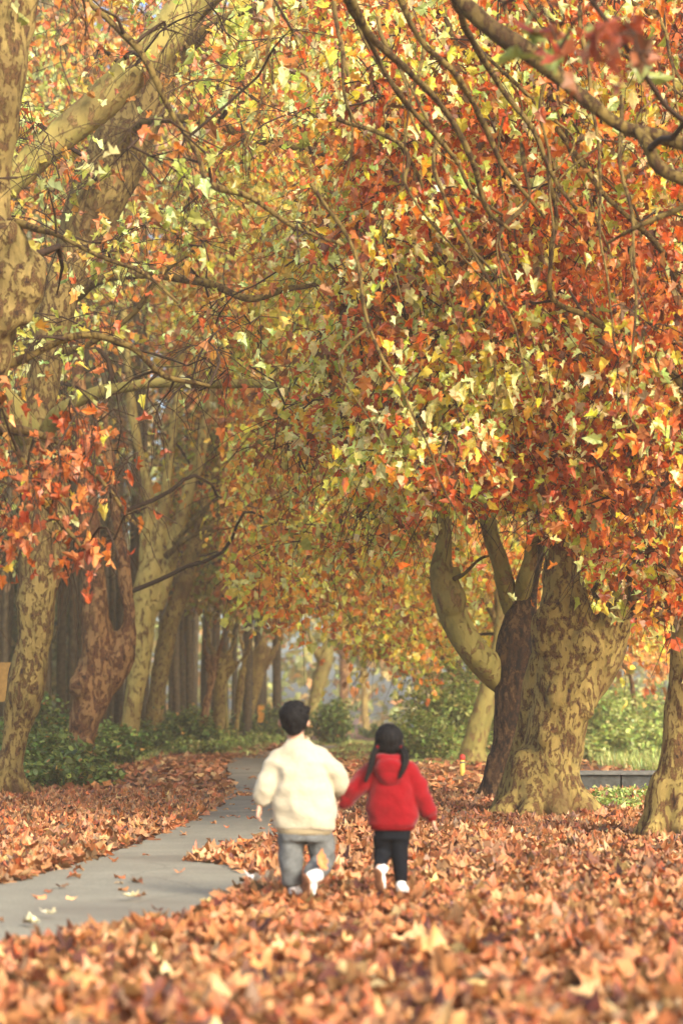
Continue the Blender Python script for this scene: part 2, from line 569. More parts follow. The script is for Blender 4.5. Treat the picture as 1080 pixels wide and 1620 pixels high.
fb = N(t, 'ShaderNodeMapRange', i_From_Min=-4.6, i_From_Max=-5.6); t.links.new(sx.outputs[0], fb.inputs['Value'])
fm = N(t, 'ShaderNodeMath', operation='ADD', use_clamp=True); t.links.new(fa.outputs[0], fm.inputs[0]); t.links.new(fb.outputs[0], fm.inputs[1])
t.links.new(mix(t, fm.outputs[0], litter, gr), p.inputs['Base Color'])
p.inputs['Roughness'].default_value = .9
b = N(t, 'ShaderNodeBump', i_Strength=.8, i_Distance=.04); t.links.new(n1.outputs[0], b.inputs['Height']); t.links.new(b.outputs[0], p.inputs['Normal'])
tag(mesh_np('ground', np.stack([gx, gy, gz], -1).reshape(-1, 3), Qg, m, smooth=True), kind='structure')

# path: left and right edge read off in world metres (x, y)
PL = np.array([gp(-420, 1425)[:2], gp(-150, 1420)[:2], gp(0, 1404)[:2], gp(130, 1368)[:2], gp(250, 1325)[:2], gp(335, 1285)[:2], gp(365, 1250)[:2], gp(360, 1228)[:2], gp(350, 1212)[:2], gp(370, 1200)[:2], gp(430, 1188)[:2], gp(500, 1178)[:2]])
PR = np.array([gp(-420, 1570)[:2], gp(-150, 1545)[:2], gp(20, 1503)[:2], gp(200, 1480)[:2], gp(340, 1448)[:2], gp(430, 1400)[:2], gp(455, 1330)[:2], gp(455, 1280)[:2], gp(440, 1240)[:2], gp(450, 1215)[:2], gp(500, 1194)[:2], gp(560, 1182)[:2]])
K = 90
tt = np.linspace(0, 1, K)


def respl(P, n):
    P = np.asarray(P, float); i = np.linspace(0, len(P) - 1, n)
    return np.stack([np.interp(i, range(len(P)), P[:, k]) for k in range(2)], -1)


SL, SR = respl(PL, K), respl(PR, K)
for _ in range(14):
    SL[1:-1] = (SL[:-2] + 2 * SL[1:-1] + SL[2:]) / 4; SR[1:-1] = (SR[:-2] + 2 * SR[1:-1] + SR[2:]) / 4
cols = 9
PV = []
for c in range(cols):
    f = c / (cols - 1)
    P = SL * (1 - f) + SR * f
    PV.append(np.stack([P[:, 0], P[:, 1], terrain(P[:, 0], P[:, 1]) + .012 + .012 * math.sin(math.pi * f)], -1))
PV = np.stack(PV, 1)
i = np.arange(K - 1)[:, None] * cols + np.arange(cols - 1)[None]
m, t, p, out = newmat('worn_concrete')
tc = N(t, 'ShaderNodeTexCoord')
n1 = N(t, 'ShaderNodeTexNoise', i_Scale=1.6, i_Detail=8.0, i_Roughness=.65); t.links.new(tc.outputs['Object'], n1.inputs['Vector'])
n2 = N(t, 'ShaderNodeTexNoise', i_Scale=60.0, i_Detail=4.0); t.links.new(tc.outputs['Object'], n2.inputs['Vector'])
c = ramp(t, n1.outputs[0], [(.32, (.17, .155, .115)), (.5, (.20, .188, .135)), (.68, (.255, .24, .175))])
c = mix(t, .3, c, ramp(t, n2.outputs[0], [(.35, (.12, .11, .09)), (.65, (.4, .37, .29))]))
vc = N(t, 'ShaderNodeTexVoronoi', feature='DISTANCE_TO_EDGE', i_Scale=.55)
nw = mix(t, .35, tc.outputs['Object'], n1.outputs[1], 'ADD'); t.links.new(nw, vc.inputs['Vector'])
c = mix(t, ramp(t, vc.outputs[0], [(.0, (.4,) * 3), (.008, (0, 0, 0))]), c, (.06, .05, .04))
n3 = N(t, 'ShaderNodeTexNoise', i_Scale=.55, i_Detail=5.0); t.links.new(tc.outputs['Object'], n3.inputs['Vector'])
c = mix(t, ramp(t, n3.outputs[0], [(.52, (0, 0, 0)), (.64, (.55,) * 3)]), c, (.12, .10, .075))
t.links.new(c, p.inputs['Base Color']); p.inputs['Roughness'].default_value = .72
b = N(t, 'ShaderNodeBump', i_Strength=.5, i_Distance=.01); t.links.new(n2.outputs[0], b.inputs['Height']); t.links.new(b.outputs[0], p.inputs['Normal'])
tag(mesh_np('path', PV.reshape(-1, 3), np.stack([i, i + cols, i + cols + 1, i + 1], -1).reshape(-1, 4)[:, ::-1], m, smooth=True), kind='structure')
PATH = np.vstack([SL, SR[::-1]])


def inside(poly, x, y):
    r = np.zeros(x.shape, bool)
    j = len(poly) - 1
    for i in range(len(poly)):
        xi, yi = poly[i]; xj, yj = poly[j]
        cnd = ((yi > y) != (yj > y)) & (x < (xj - xi) * (y - yi) / (yj - yi + 1e-12) + xi)
        r ^= cnd
        j = i
    return r


# ------------------------------------------------------------------ fallen leaves
def scatter(n, y0, y1, margin):
    y = rng.uniform(y0, y1, n * 3)
    wdt = 540 / FPX * y + margin
    keep = rng.uniform(0, 1, n * 3) < wdt / wdt.max()
    y = y[keep][:n]
    x = rng.uniform(-1, 1, len(y)) * (540 / FPX * y + margin)
    return x, y


def carpet(n, y0, y1, margin, tpl, smin, smax, lift, tiltmax):
    x, y = scatter(n, y0, y1, margin)
    jx, jy = x + rng.normal(0, .05, len(x)), y + rng.normal(0, .12, len(x))
    onpath = inside(PATH, jx, jy)
    px, py = proj(np.stack([x, y, 0 * x], -1))
    # tongue of leaves reaching over the path by the boy, otherwise only stray leaves on it
    w = vnoise(np.stack([x * 1.1, y * .45, 0 * x], -1), 3) * .5 + .5
    keep = ~onpath | (rng.uniform(0, 1, len(x)) < .012) | (onpath & (y > 30) & (w > .52) & (rng.uniform(0, 1, len(x)) < .6))
    tong = inside([(295, 1368), (340, 1348), (400, 1335), (460, 1330), (460, 1385), (400, 1388), (360, 1375)], px, py)
    keep |= tong
    clump = vnoise(np.stack([x * .9, y * .5, 0 * x], -1), 8)
    keep &= rng.uniform(0, 1, len(x)) < np.clip(.82 + .6 * clump, .3, 1)
    leftverge = (x < -4.2 - .4 * clump) & (y > 25)
    keep &= ~(leftverge & (rng.uniform(0, 1, len(x)) < .82))
    rightverge = (x > 3.9 + .5 * clump) & (y > 27)
    keep &= ~(rightverge & (rng.uniform(0, 1, len(x)) < .9))
    keep &= ~((y > 52) & (rng.uniform(0, 1, len(x)) < .5))
    x, y, onp = x[keep], y[keep], onpath[keep] & ~tong[keep]
    k = len(x)
    heap = np.clip(.5 + .9 * vnoise(np.stack([x * 2.2, y * 2.2, 0 * x], -1), 21), 0, 1.2)
    z = terrain(x, y) + .012 + rng.uniform(0, 1, k) ** 1.3 * lift * heap
    z[onp] = terrain(x, y)[onp] + .035
    foot = ((x + .18) ** 2 / .9 + (y - 12.4) ** 2 / 1.9) < 1
    tilt_k = np.where(foot, .3, 1.0); z = np.where(foot, np.minimum(z, .035), z)
    tilt = rng.normal(0, 1, k) * tiltmax * tilt_k; tilt[onp] *= .15
    roll = rng.normal(0, 1, k) * tiltmax; roll[onp] *= .15
    z = z + .3 * np.abs(np.sin(tilt)) * .1 + .3 * np.abs(np.sin(roll)) * .1
    size = rng.uniform(smin, smax, k) * np.where(y < 11.5, 1.22, 1.0); size[onp] *= .55
    flip = rng.uniform(0, 1, k) < .45
    roll = roll + flip * np.pi
    return leaves(np.stack([x, y, z], -1), size, tpl, palette(k, DRY, .2), None, tilt, roll)


parts = [carpet(31000, 5.2, 15, 2.2, T_HI, .09, .17, .035, .22),
         carpet(52000, 15, 31, 2.6, T_MC, .09, .15, .035, .26),
         carpet(60000, 31, 78, 2.2, T_LO, .12, .18, .04, .3)]
for k, (V, T, c) in enumerate(parts):
    o = mesh_np('fallen_leaves', V, T, M_dry, col=c, smooth=(k == 0))
    tag(o, ['carpet of dry brown plane leaves nearest the camera', 'carpet of dry leaves around the children and the big trunks', 'thin layer of fallen leaves along the far path'][k], 'fallen leaves', kind='stuff')


# ------------------------------------------------------------------ plane trees
def bark_disp(amp, sc_=1.0, seed=0):
    def f(V):
        q = V * np.array([1, 1, .55]) / sc_
        return amp * (vnoise(q * 2.1, seed) + .55 * vnoise(q * 5.3, seed + 1) + .28 * vnoise(q * 12, seed + 2) - .25 * np.abs(vnoise(q * 8, seed + 3)))
    return f


LINE_X = [-50, 100, 240, 330, 450, 560, 640, 700, 760, 830, 870, 900, 930, 1000, 1080, 1300]
LINE_Y = [960, 950, 930, 700, 700, 770, 830, 800, 795, 815, 855, 865, 935, 985, 1010, 1030]


def REJ(px, py, Y):
    r = rng.uniform(0, 1, len(px))
    a = (Y < 32) & (py > np.interp(px, LINE_X, LINE_Y) + 30 * vnoise(np.stack([px * .03, 0 * px, Y], -1), 2)) & (r < .97)
    b = (px > 180) & (px < 350) & (py > 560) & (py < 1000) & (Y < 60) & (r < .9)
    c = (px < 350) & (py > 480) & (Y < 50) & (Y > 20) & (r < .45)
    # the long diagonal limb at the upper left stands clear of leaves
    lx, ly = px - 10, py - 290
    dist = np.abs(lx * -.67 - ly * .742)
    d = (px > -20) & (px < 345) & (py < 310) & (dist < 36) & (Y < 27) & (r < .93)
    e = (Y > 34) & (px > 240) & (px < 750) & (py > np.interp(px, [240, 330, 430, 500, 560, 620, 690, 750], [950, 985, 1005, 1020, 1042, 1060, 1088, 1020]) + 26 * vnoise(np.stack([px * .05, 0 * px, Y * .1], -1), 9)) & (r < .93)
    return a | b | c | d | e


class Tree:
    def __init__(s, label, base, mat, voxel=.05, amp=.03, seed=0, group='plane trees lining the avenue', cat='tree'):
        s.base = Vector(base)
        s.root = thing('plane_tree', label, cat, s.base, group)
        s.mat, s.voxel, s.amp, s.seed = mat, voxel, amp, seed
        s.g = Geo(); s.att = []; s.clusters = 0
        s.tw = Geo(); s.L = []

    def limb(s, pts, sides=14, flare=0):
        """pts (px, py, Y, radius in photo pixels)"""
        P = []
        for (px, py, Y, r) in pts:
            a = at(px, py, Y); P.append([a.x, a.y, a.z, r * Y / FPX])
        n = max(6, int(len(P) * 5))
        S = spline(P, n)
        S[:, 3] = np.maximum(S[:, 3], .01)
        s.g.tube(S[:, :3], S[:, 3], sides)
        s.att.append(S)
        return S

    def knob(s, px, py, Y, r, sq=(1, 1, 1)):
        a = at(px, py, Y); rr = r * Y / FPX
        s.g.ell(a, (rr * sq[0], rr * sq[1], rr * sq[2]))

    def flare(s, n=7, r=.5, reach=.5, h=.7, seed=1):
        rr = random.Random(seed)
        for k in range(n):
            a = 2 * math.pi * k / n + rr.uniform(-.25, .25)
            L = r + reach * rr.uniform(.6, 1.1)
            d = Vector((math.cos(a), math.sin(a), 0))
            b = s.base
            P = [b + d * r * .35 + Vector((0, 0, h * rr.uniform(.8, 1.3))), b + d * r * .75 + Vector((0, 0, h * .35)), b + d * L * .9 + Vector((0, 0, .05)), b + d * L * 1.1 + Vector((0, 0, -.12))]
            S = spline([[*q, v] for q, v in zip(P, (r * .45, r * .36, r * .24, r * .13))], 10)
            s.g.tube(S[:, :3], S[:, 3], 10)

    def trunk(s, smooth_it=6):
        remeshed(s.g, 'trunk', s.mat, s.root, s.base, s.voxel, smooth_it, bark_disp(s.amp, 1.0, s.seed))

    def branch(s, pts, mat=None, sides=8, wob=.012):
        """a hand-placed bough; its own part"""
        P = []
        for (px, py, Y, r) in pts:
            a = at(px, py, Y); P.append([a.x, a.y, a.z, r * Y / FPX])
        S = spline(P, max(10, len(P) * 7))
        S[:, :3] += np.stack([vnoise(S[:, :3] * 3.1, 31), vnoise(S[:, :3] * 3.1, 32), vnoise(S[:, :3] * 3.1, 33)], -1) * wob * 2
        S[:, 3] *= 1 + .22 * vnoise(S[:, :3] * 6, 34)
        g = Geo(); g.tube(S[:, :3], S[:, 3], sides)
        g.build('branch', mat or M_branch, s.root, s.base)
        s.att.append(S)
        return S

    def grow(s, centers, rad, nleaf, size, pal, tpl, droop=.5, twigs=6, twr=.006, sidesb=5):
        """boughs to each cluster centre from the nearest wood, drooping leafy twigs there"""
        A = np.vstack([a[len(a) // 3:] for a in s.att])
        r0 = random.Random(s.seed + 5)
        cs = np.asarray(centers, float)
        if not len(cs): return
        d = np.min(np.linalg.norm(cs[:, None] - A[None, :, :3], axis=2), axis=1)
        cs = cs[np.argsort(d)]
        pos = []
        for c in cs:
            dv = c - A[:, :3]
            dist = np.linalg.norm(dv, axis=1) + 1.2 * np.maximum(0, A[:, 2] - c[2] - .3) + .4 * (A[:, 3] < .012)
            i = int(np.argmin(dist))
            p0 = A[i, :3]; rad0 = min(A[i, 3] * .6, .045)
            L = np.linalg.norm(c - p0)
            rad0 = max(rad0, .008 + .0035 * L)
            n = max(5, int(L / .35) + 3)
            mid1 = p0 + (c - p0) * .33 + np.array([r0.gauss(0, .1), r0.gauss(0, .1), r0.gauss(.12, .1)]) * L
            mid2 = p0 + (c - p0) * .7 + np.array([r0.gauss(0, .08), r0.gauss(0, .08), r0.gauss(.1, .06)]) * L
            end = c + np.array([r0.gauss(0, .1), r0.gauss(0, .1), -.15])
            S = spline([[*p0, rad0], [*mid1, rad0 * .75], [*mid2, rad0 * .5], [*end, twr]], n)
            S[1:, :3] += rng.normal(0, .012 + .004 * L, (n - 1, 3))
            s.tw.tube(S[:, :3], S[:, 3], sidesb, cap=False)
            A = np.vstack([A, S[n // 3:]])
            # twigs
            for k in range(twigs):
                f = r0.uniform(.45, 1)
                b = S[min(n - 1, int(f * (n - 1)))]
                dirv = np.array([r0.gauss(0, 1), r0.gauss(0, 1), r0.gauss(-.2 - droop, .5)]); dirv /= np.linalg.norm(dirv)
                tl = rad * r0.uniform(.6, 1.3)
                q1 = b[:3] + dirv * tl * .5
                q2 = q1 + (dirv + np.array([0, 0, -droop])) * tl * .5
                W = spline([[*b[:3], twr], [*q1, twr * .8], [*q2, twr * .45]], 6)
                W[1:, :3] += rng.normal(0, .012, (5, 3))
                s.tw.tube(W[:, :3], W[:, 3], 3, cap=False)
                m = max(1, int(nleaf / twigs * r0.uniform(.6, 1.4)))
                u = rng.uniform(.1, 1, m)
                Lp = np.stack([np.interp(u * 5, range(6), W[:, q]) for q in range(3)], -1)
                pos.append(Lp + rng.normal(0, 1, (m, 3)) * np.array([.10, .10, .09]) * (rad / .6) ** .5)
        if pos:
            s.L.append((np.vstack(pos), size, pal, tpl))

    def finish(s):
        Vs, Ts, Cs = [], [], []
        off = 0
        for (P, size, pal, tpl) in s.L:
            px, py = proj(P)
            keep = (P[:, 2] > .6) & ~REJ(px, py, P[:, 1])
            P = P[keep]
            n = len(P)
            # leaves hang: mostly tilted down, random yaw
            tilt = rng.normal(-.8, .8, n); roll = rng.normal(0, .95, n)
            V, T, c = leaves(P, size * (.5 + .75 * rng.beta(2, 2, n)), tpl, palette_at(P, pal, .2, .9 * 25 / max(25, s.base.y), .16 * np.clip((600 - px[keep]) / 500, -1, 1) * (pal is not RUST) - .5 * (pal is RUST)), None, tilt, roll)
            Vs.append(V); Ts.append(T + off); Cs.append(c); off += len(V)
        nl = sum(len(x) for x in Ts)
        mats = [M_leaf, M_twig]
        if s.tw.n:
            V, Q, T = s.tw.arrays()
        else:
            V, Q, T = np.zeros((0, 3)), np.zeros((0, 4), int), np.zeros((0, 3), int)
        allV = np.vstack(Vs + [V]) - np.array(s.base)
        F = [np.vstack(Ts), Q + off]
        mi = np.concatenate([np.zeros(nl), np.ones(len(Q))])
        col = np.vstack(Cs + [np.full((len(Q), 3), .08)])
        sm = np.concatenate([np.zeros(nl, bool), np.ones(len(Q), bool)])
        mesh_np('crown', allV, F, mats, s.root, col=col, matidx=mi, smooth=sm)
        s.nl = sum(len(x[0]) for x in s.L)


def sample_px(n, x0, x1, y0, ylow, Y0, Y1, dens=None, seed=0):
    """cluster centres through the part of the avenue's air the picture looks at"""
    r = np.random.default_rng(seed)
    out = []
    while len(out) < n:
        px, py, Y = r.uniform(x0, x1), r.uniform(y0, 1100), r.uniform(Y0, Y1)
        if py > ylow(px): continue
        if dens is not None and r.uniform() > dens(px, py): continue
        p = at(px, py, Y)
        if p.z < 1.3: continue
        out.append(p)
    return np.array(out)


def I(xs_, ys_):
    return lambda x: float(np.interp(x, xs_, ys_))


base = lambda px, py: Vector((*gp(px, py)[:2], 0))

NT = []
# --- R1, the big mottled tree
R1Y = gp(860, 1292).y
r1 = Tree('huge mottled plane tree with thick leaning trunk, right of the girl', base(858, 1292), M_bark, .027, .045, 1)
r1.limb([(856, 1325, R1Y, 78), (858, 1285, R1Y, 60), (864, 1235, R1Y, 49), (874, 1180, R1Y, 46), (888, 1120, R1Y, 48), (896, 1050, R1Y, 50), (896, 990, R1Y, 44), (890, 930, R1Y, 34), (886, 870, R1Y, 28), (884, 800, R1Y, 24), (880, 700, R1Y + .4, 20), (900, 560, R1Y + 1, 16), (930, 400, R1Y + 1.5, 12)], 22)
r1.limb([(905, 1100, R1Y, 44), (935, 1050, R1Y, 40), (962, 1000, R1Y - .1, 31), (990, 940, R1Y - .3, 22), (1030, 850, R1Y - .6, 20), (1075, 700, R1Y - 1, 15), (1120, 500, R1Y - 1.5, 11)], 18)
r1.limb([(806, 1310, R1Y + .3, 40), (812, 1268, R1Y + .3, 30), (826, 1200, R1Y + .3, 24), (842, 1115, R1Y + .15, 20), (858, 1045, R1Y, 20)], 16)
r1.knob(868, 1000, R1Y - .15, 28, (1, .9, 1.5)); r1.knob(925, 1020, R1Y - .28, 24, (1, .8, 1.2))
r1.knob(832, 1225, R1Y - .0, 24, (1, .8, 2.0)); r1.knob(885, 1250, R1Y - .2, 22, (.8, .8, 2.4)); r1.knob(880, 1100, R1Y - .3, 16, (1, .6, 1.3)); r1.knob(925, 1125, R1Y - .2, 14, (1, .8, 1)); r1.knob(862, 1165, R1Y - .28, 13, (1, .6, 1.6))
r1.flare(9, .40, .18, .5, 4)
r1.trunk(3)
r1.branch([(950, 940, R1Y - .2, 14), (945, 880, R1Y - .4, 9), (965, 800, R1Y - .8, 7), (1000, 700, R1Y - 1.3, 5)])
r1.branch([(1000, 960, R1Y - .3, 10), (1010, 880, R1Y - .8, 7), (1040, 780, R1Y - 1.5, 5)])
r1.branch([(890, 820, R1Y, 12), (830, 760, R1Y - 1, 9), (760, 700, R1Y - 2, 7), (690, 620, R1Y - 3, 5), (640, 500, R1Y - 4, 4)])
# --- R2, dark-barked tree with crooked left limb
R2Y = 28.5
r2 = Tree('plane tree with dark rough bark and a crooked bare limb bending left', (at(794, 1262, R2Y).x, R2Y, 0), M_bark_rough, .035, .03, 11)
r2.limb([(794, 1290, R2Y, 38), (797, 1240, R2Y, 31), (804, 1170, R2Y, 27), (811, 1090, R2Y, 29), (818, 1020, R2Y, 31), (826, 970, R2Y, 26), (836, 930, R2Y, 18), (848, 860, R2Y, 15), (852, 760, R2Y + .3, 12), (850, 600, R2Y + .6, 10)], 18)
r2.flare(7, .26, .12, .45, 9)
r2.trunk(3)
smooth_limbs = [
    [(826, 1125, R2Y + .22, 14), (806, 1092, R2Y + .12, 20), (780, 1063, R2Y, 23), (748, 1030, R2Y - .2, 24), (722, 985, R2Y - .2, 24), (708, 940, R2Y - .2, 23), (698, 905, R2Y - .2, 20), (701, 860, R2Y - .2, 14), (703, 800, R2Y - .2, 12), (704, 740, R2Y, 11), (712, 640, R2Y, 9), (730, 500, R2Y, 7)],
    [(820, 1000, R2Y + .15, 12), (806, 955, R2Y + .02, 16), (793, 900, R2Y - .2, 14), (778, 850, R2Y - .2, 13), (765, 800, R2Y - .2, 12), (750, 720, R2Y - .3, 10), (735, 640, R2Y - .5, 7)],
    [(824, 1000, R2Y + .1, 10), (824, 950, R2Y - .05, 13), (833, 905, R2Y - .3, 12), (840, 870, R2Y - .3, 10), (838, 800, R2Y - .4, 8)]]
for L_ in smooth_limbs:
    P = [[*at(a, b, c), d * c / FPX] for a, b, c, d in L_]
    S = spline(P, 50); S[:, 3] *= 1 + .12 * vnoise(S[:, :3] * 4, 3)
    g = Geo(); g.tube(S[:, :3], S[:, 3], 16)
    if L_ is smooth_limbs[0]:
        g.ell(at(690, 905, R2Y - .2), .09); g.ell(at(715, 950, R2Y - .3), (.17, .15, .2)); g.ell(at(720, 905, R2Y - .3), .07)
    remeshed(g, 'branch', M_bark_smooth, r2.root, r2.base, .022, 3, bark_disp(.012, .5, 8))
    r2.att.append(S)
r2.branch([(716, 915, R2Y - .3, 4), (735, 905, R2Y - .4, 3), (760, 885, R2Y - .5, 2.4), (772, 880, R2Y - .6, 1.5)])
# --- R3
R3Y = gp(757, 1212).y
r3 = Tree('leaning plane tree glimpsed behind the crooked limb beside the yellow post', base(748, 1212), M_bark_smooth, .06, .03, 21)
r3.limb([(742, 1225, R3Y, 24), (747, 1195, R3Y, 20), (759, 1140, R3Y, 17), (775, 1085, R3Y, 17), (795, 1000, R3Y, 16), (790, 900, R3Y, 12), (770, 760, R3Y, 10), (740, 560, R3Y, 8)], 14)
r3.flare(6, .28, .22, .4, 3); r3.trunk(4)
r3.branch([(795, 1000, R3Y, 8), (740, 900, R3Y, 6), (680, 820, R3Y, 4), (600, 760, R3Y, 2.5)])
# --- R0, trunk at right edge
R0Y = gp(1062, 1328).y
r0t = Tree('mottled plane trunk cut by the right edge of the photo', base(1080, 1328), M_bark, .028, .035, 31)
r0t.limb([(1075, 1360, R0Y, 64), (1080, 1325, R0Y, 56), (1085, 1270, R0Y, 48), (1089, 1200, R0Y, 43), (1094, 1120, R0Y, 41), (1098, 1040, R0Y, 44), (1110, 950, R0Y, 42), (1130, 820, R0Y, 32), (1150, 600, R0Y - .5, 24), (1140, 350, R0Y - 1, 18)], 20)
r0t.flare(7, .32, .12, .4, 6); r0t.trunk(5)
r0t.branch([(1120, 700, R0Y - .4, 12), (1075, 605, R0Y - .6, 6.5), (1000, 550, R0Y - .8, 6), (930, 500, R0Y - 1, 5), (872, 470, R0Y - 1.2, 4.5), (868, 400, R0Y - 1.3, 4), (880, 340, R0Y - 1.3, 3.5), (866, 250, R0Y - 1.4, 3), (872, 165, R0Y - 1.5, 2.5)])
r0t.branch([(1150, 650, R0Y - .4, 12), (1060, 420, R0Y - 1.5, 6), (950, 300, R0Y - 2, 4.5), (860, 180, R0Y - 2, 4), (770, 90, R0Y - 2, 3)])
# --- near right tree, trunk outside the frame
q = at(1330, 1130, 14.0)
rn = Tree('plane tree outside the right edge whose dark bough crosses the top right corner', (q.x, 14.0, 0), M_bark, .06, .03, 41)
rn.limb([(1330, 1430, 14, 90), (1330, 1130, 14, 70), (1325, 700, 14, 60), (1300, 350, 14, 45), (1280, 0, 14, 35), (1270, -400, 14, 25)], 14)
rn.trunk(3)
rn.branch([(1310, 420, 14, 26), (1200, 275, 14, 17), (1080, 228, 14, 12.5), (990, 203, 14, 12), (935, 165, 14, 12), (870, 110, 14.1, 14), (790, 55, 14.2, 15), (720, -5, 14.3, 13), (640, -70, 14.4, 11)])
rn.branch([(1310, 480, 14, 22), (1200, 340, 14, 14), (1080, 285, 13.9, 10), (1038, 262, 13.9, 10), (1022, 225, 13.9, 10), (1005, 205, 13.95, 8)])
rn.branch([(700, -40, 14.3, 7), (760, 90, 16.6, 5.5), (830, 190, 17, 5), (865, 260, 17.1, 4), (910, 330, 17.2, 3)])
rn.branch([(620, -40, 14.8, 7), (660, 60, 15, 5.5), (720, 125, 15.2, 5.5), (770, 200, 15.5, 5), (800, 270, 15.7, 4), (860, 345, 16, 3)])
rn.branch([(540, -30, 15, 7), (585, 55, 15.3, 5.5), (650, 115, 15.6, 5.5), (700, 170, 16, 5), (740, 240, 16.2, 4.5), (775, 330, 16.5, 4), (805, 365, 16.7, 2.5)])
rn.branch([(540, -10, 15, 6), (590, 75, 16.2, 4.5), (630, 150, 16.5, 4.5), (680, 205, 16.8, 4.5), (722, 255, 17, 4), (752, 310, 17.2, 3), (795, 340, 17.4, 2)])
ra = random.Random(17)
for k in range(20):
    x0, Y0_ = ra.uniform(430, 960), ra.uniform(16.6, 20)
    dx, dy_ = ra.uniform(-60, 280), ra.uniform(180, 560)
    x0 += 0 if k < 14 else 60
    y0_ = ra.uniform(-60, 60) if k < 13 else ra.uniform(120, 330)
    pts = [(x0, y0_, Y0_, 4.4)]
    for q_ in (.25, .5, .75, 1):
        pts.append((x0 + dx * q_ ** ra.choice((.7, 1, 1.4)) + ra.gauss(0, 14), y0_ + dy_ * q_ ** 1.25, Y0_ - .3 * q_, 4.4 - 2.9 * q_))
    rn.branch(pts, None, 6)
    pm = pts[2]
    rn.branch([(pm[0], pm[1], pm[2], 2.4), (pm[0] + ra.uniform(-70, 70), pm[1] + 60, pm[2] - .1, 1.8), (pm[0] + ra.uniform(-60, 110), pm[1] + ra.uniform(110, 190), pm[2] - .2, 1.1)], None, 5)
rn.branch([(1100, 320, 15, 5), (1010, 360, 15, 3.5), (960, 385, 15.2, 2)])

# --- left side
LNY = 17.5
ln = Tree('plane tree at the upper left edge with a big knotted burl on its trunk', (at(-75, 1350, LNY).x, LNY, 0), M_bark_left, .035, .055, 51)
ln.limb([(-110, 1370, LNY, 85), (-95, 1200, LNY, 66), (-80, 900, LNY, 62), (-55, 650, LNY, 58), (-22, 480, LNY, 56), (-26, 380, LNY, 44), (-32, 270, LNY, 42), (-2, 120, LNY, 46), (22, -20, LNY, 44), (55, -180, LNY, 38), (90, -420, LNY, 30)], 20)
ln.knob(26, 442, LNY - .2, 48, (1, .9, 1.1)); ln.knob(36, 500, LNY - .2, 26); ln.knob(50, 420, LNY - .15, 26); ln.knob(0, 500, LNY - .2, 36, (1, 1, 1.2)); ln.knob(15, 380, LNY - .2, 34); ln.knob(48, 468, LNY - .2, 24)
ln.knob(-10, 560, LNY - .1, 36, (1, 1, 1.5))
ln.trunk(3)
ln.branch([(40, -60, LNY, 12), (130, -5, LNY - .3, 6), (200, 55, LNY - .5, 6), (230, 95, LNY - .6, 6), (270, 180, LNY - .6, 5), (310, 240, LNY - .6, 5), (335, 290, LNY - .7, 5), (400, 316, LNY - .7, 4.5), (470, 360, LNY - .7, 3.5), (540, 385, LNY - .7, 2.5)])
ln.branch([(0, 350, LNY, 9), (70, 362, LNY - .4, 5), (140, 395, LNY - .6, 4), (220, 430, LNY - .8, 3.4), (280, 480, LNY - .9, 2.4)])
ln.branch([(-20, 590, LNY, 9), (50, 560, LNY, 6), (130, 530, LNY, 5.5), (200, 545, LNY, 5), (260, 590, LNY + .2, 4.5), (330, 610, LNY + .3, 3)])
ln.branch([(-40, 690, LNY, 12), (30, 680, LNY - .2, 8), (90, 700, LNY - .4, 5), (150, 750, LNY - .6, 4), (215, 830, LNY - .7, 2.5)])
ln.branch([(-40, 640, LNY, 10), (20, 700, LNY - .5, 6), (70, 790, LNY - .8, 4.5), (130, 870, LNY - 1, 3)])

L1Y = gp(25, 1262).y
l1 = Tree('leftmost whole plane trunk beside the fallen leaves, forking into two leaning limbs high up', base(14, 1262), M_bark_left, .045, .04, 61)
l1.limb([(8, 1285, L1Y, 32), (12, 1255, L1Y, 26), (18, 1200, L1Y, 21), (27, 1145, L1Y, 23), (42, 1085, L1Y, 31), (56, 1030, L1Y, 28), (58, 940, L1Y, 31), (56, 800, L1Y, 29), (62, 650, L1Y, 29), (82, 520, L1Y, 31), (120, 400, L1Y, 38), (158, 300, L1Y, 48), (205, 200, L1Y, 46), (250, 110, L1Y, 36), (300, 10, L1Y, 32), (350, -100, L1Y, 28), (420, -260, L1Y, 20)], 20)
l1.limb([(60, 960, L1Y, 24), (85, 900, L1Y, 17), (95, 840, L1Y + .2, 14), (100, 700, L1Y + .5, 12)], 12)
l1.flare(7, .24, .12, .5, 8); l1.trunk(4)
g = Geo()
S = spline([[*at(a, b, c), d * c / FPX] for a, b, c, d in [(-160, 440, L1Y - 2, 24), (-60, 360, L1Y - 2, 24), (15, 288, L1Y - 2, 25), (90, 222, L1Y - 2, 27), (150, 172, L1Y - 2, 29), (205, 118, L1Y - 2, 31), (262, 55, L1Y - 2, 31), (320, -30, L1Y - 2, 28), (380, -130, L1Y - 2, 22)]], 60)
g.tube(S[:, :3], S[:, 3], 18); S0 = spline([[*at(58, 700, L1Y), .2], [*at(-60, 560, L1Y - 1), .19], [*at(-160, 440, L1Y - 2), .17]], 14); g.tube(S0[:, :3], S0[:, 3], 14)
remeshed(g, 'branch', M_bark_smooth, l1.root, l1.base, .035, 4, bark_disp(.014, .6, 5)); l1.att.append(S)
l1.branch([(185, 245, L1Y - .3, 10), (215, 205, L1Y - .5, 8), (250, 188, L1Y - .8, 7.5), (330, 192, L1Y - 1, 7), (400, 218, L1Y - 1, 6.5), (480, 235, L1Y - 1, 6), (560, 255, L1Y - 1, 5), (620, 285, L1Y - 1, 4)])
l1.branch([(120, 470, L1Y, 9), (160, 442, L1Y - .3, 7), (230, 436, L1Y - .5, 7), (320, 446, L1Y - .6, 6.5), (390, 472, L1Y - .7, 6), (440, 460, L1Y - .7, 5), (500, 450, L1Y - .8, 3.5)])
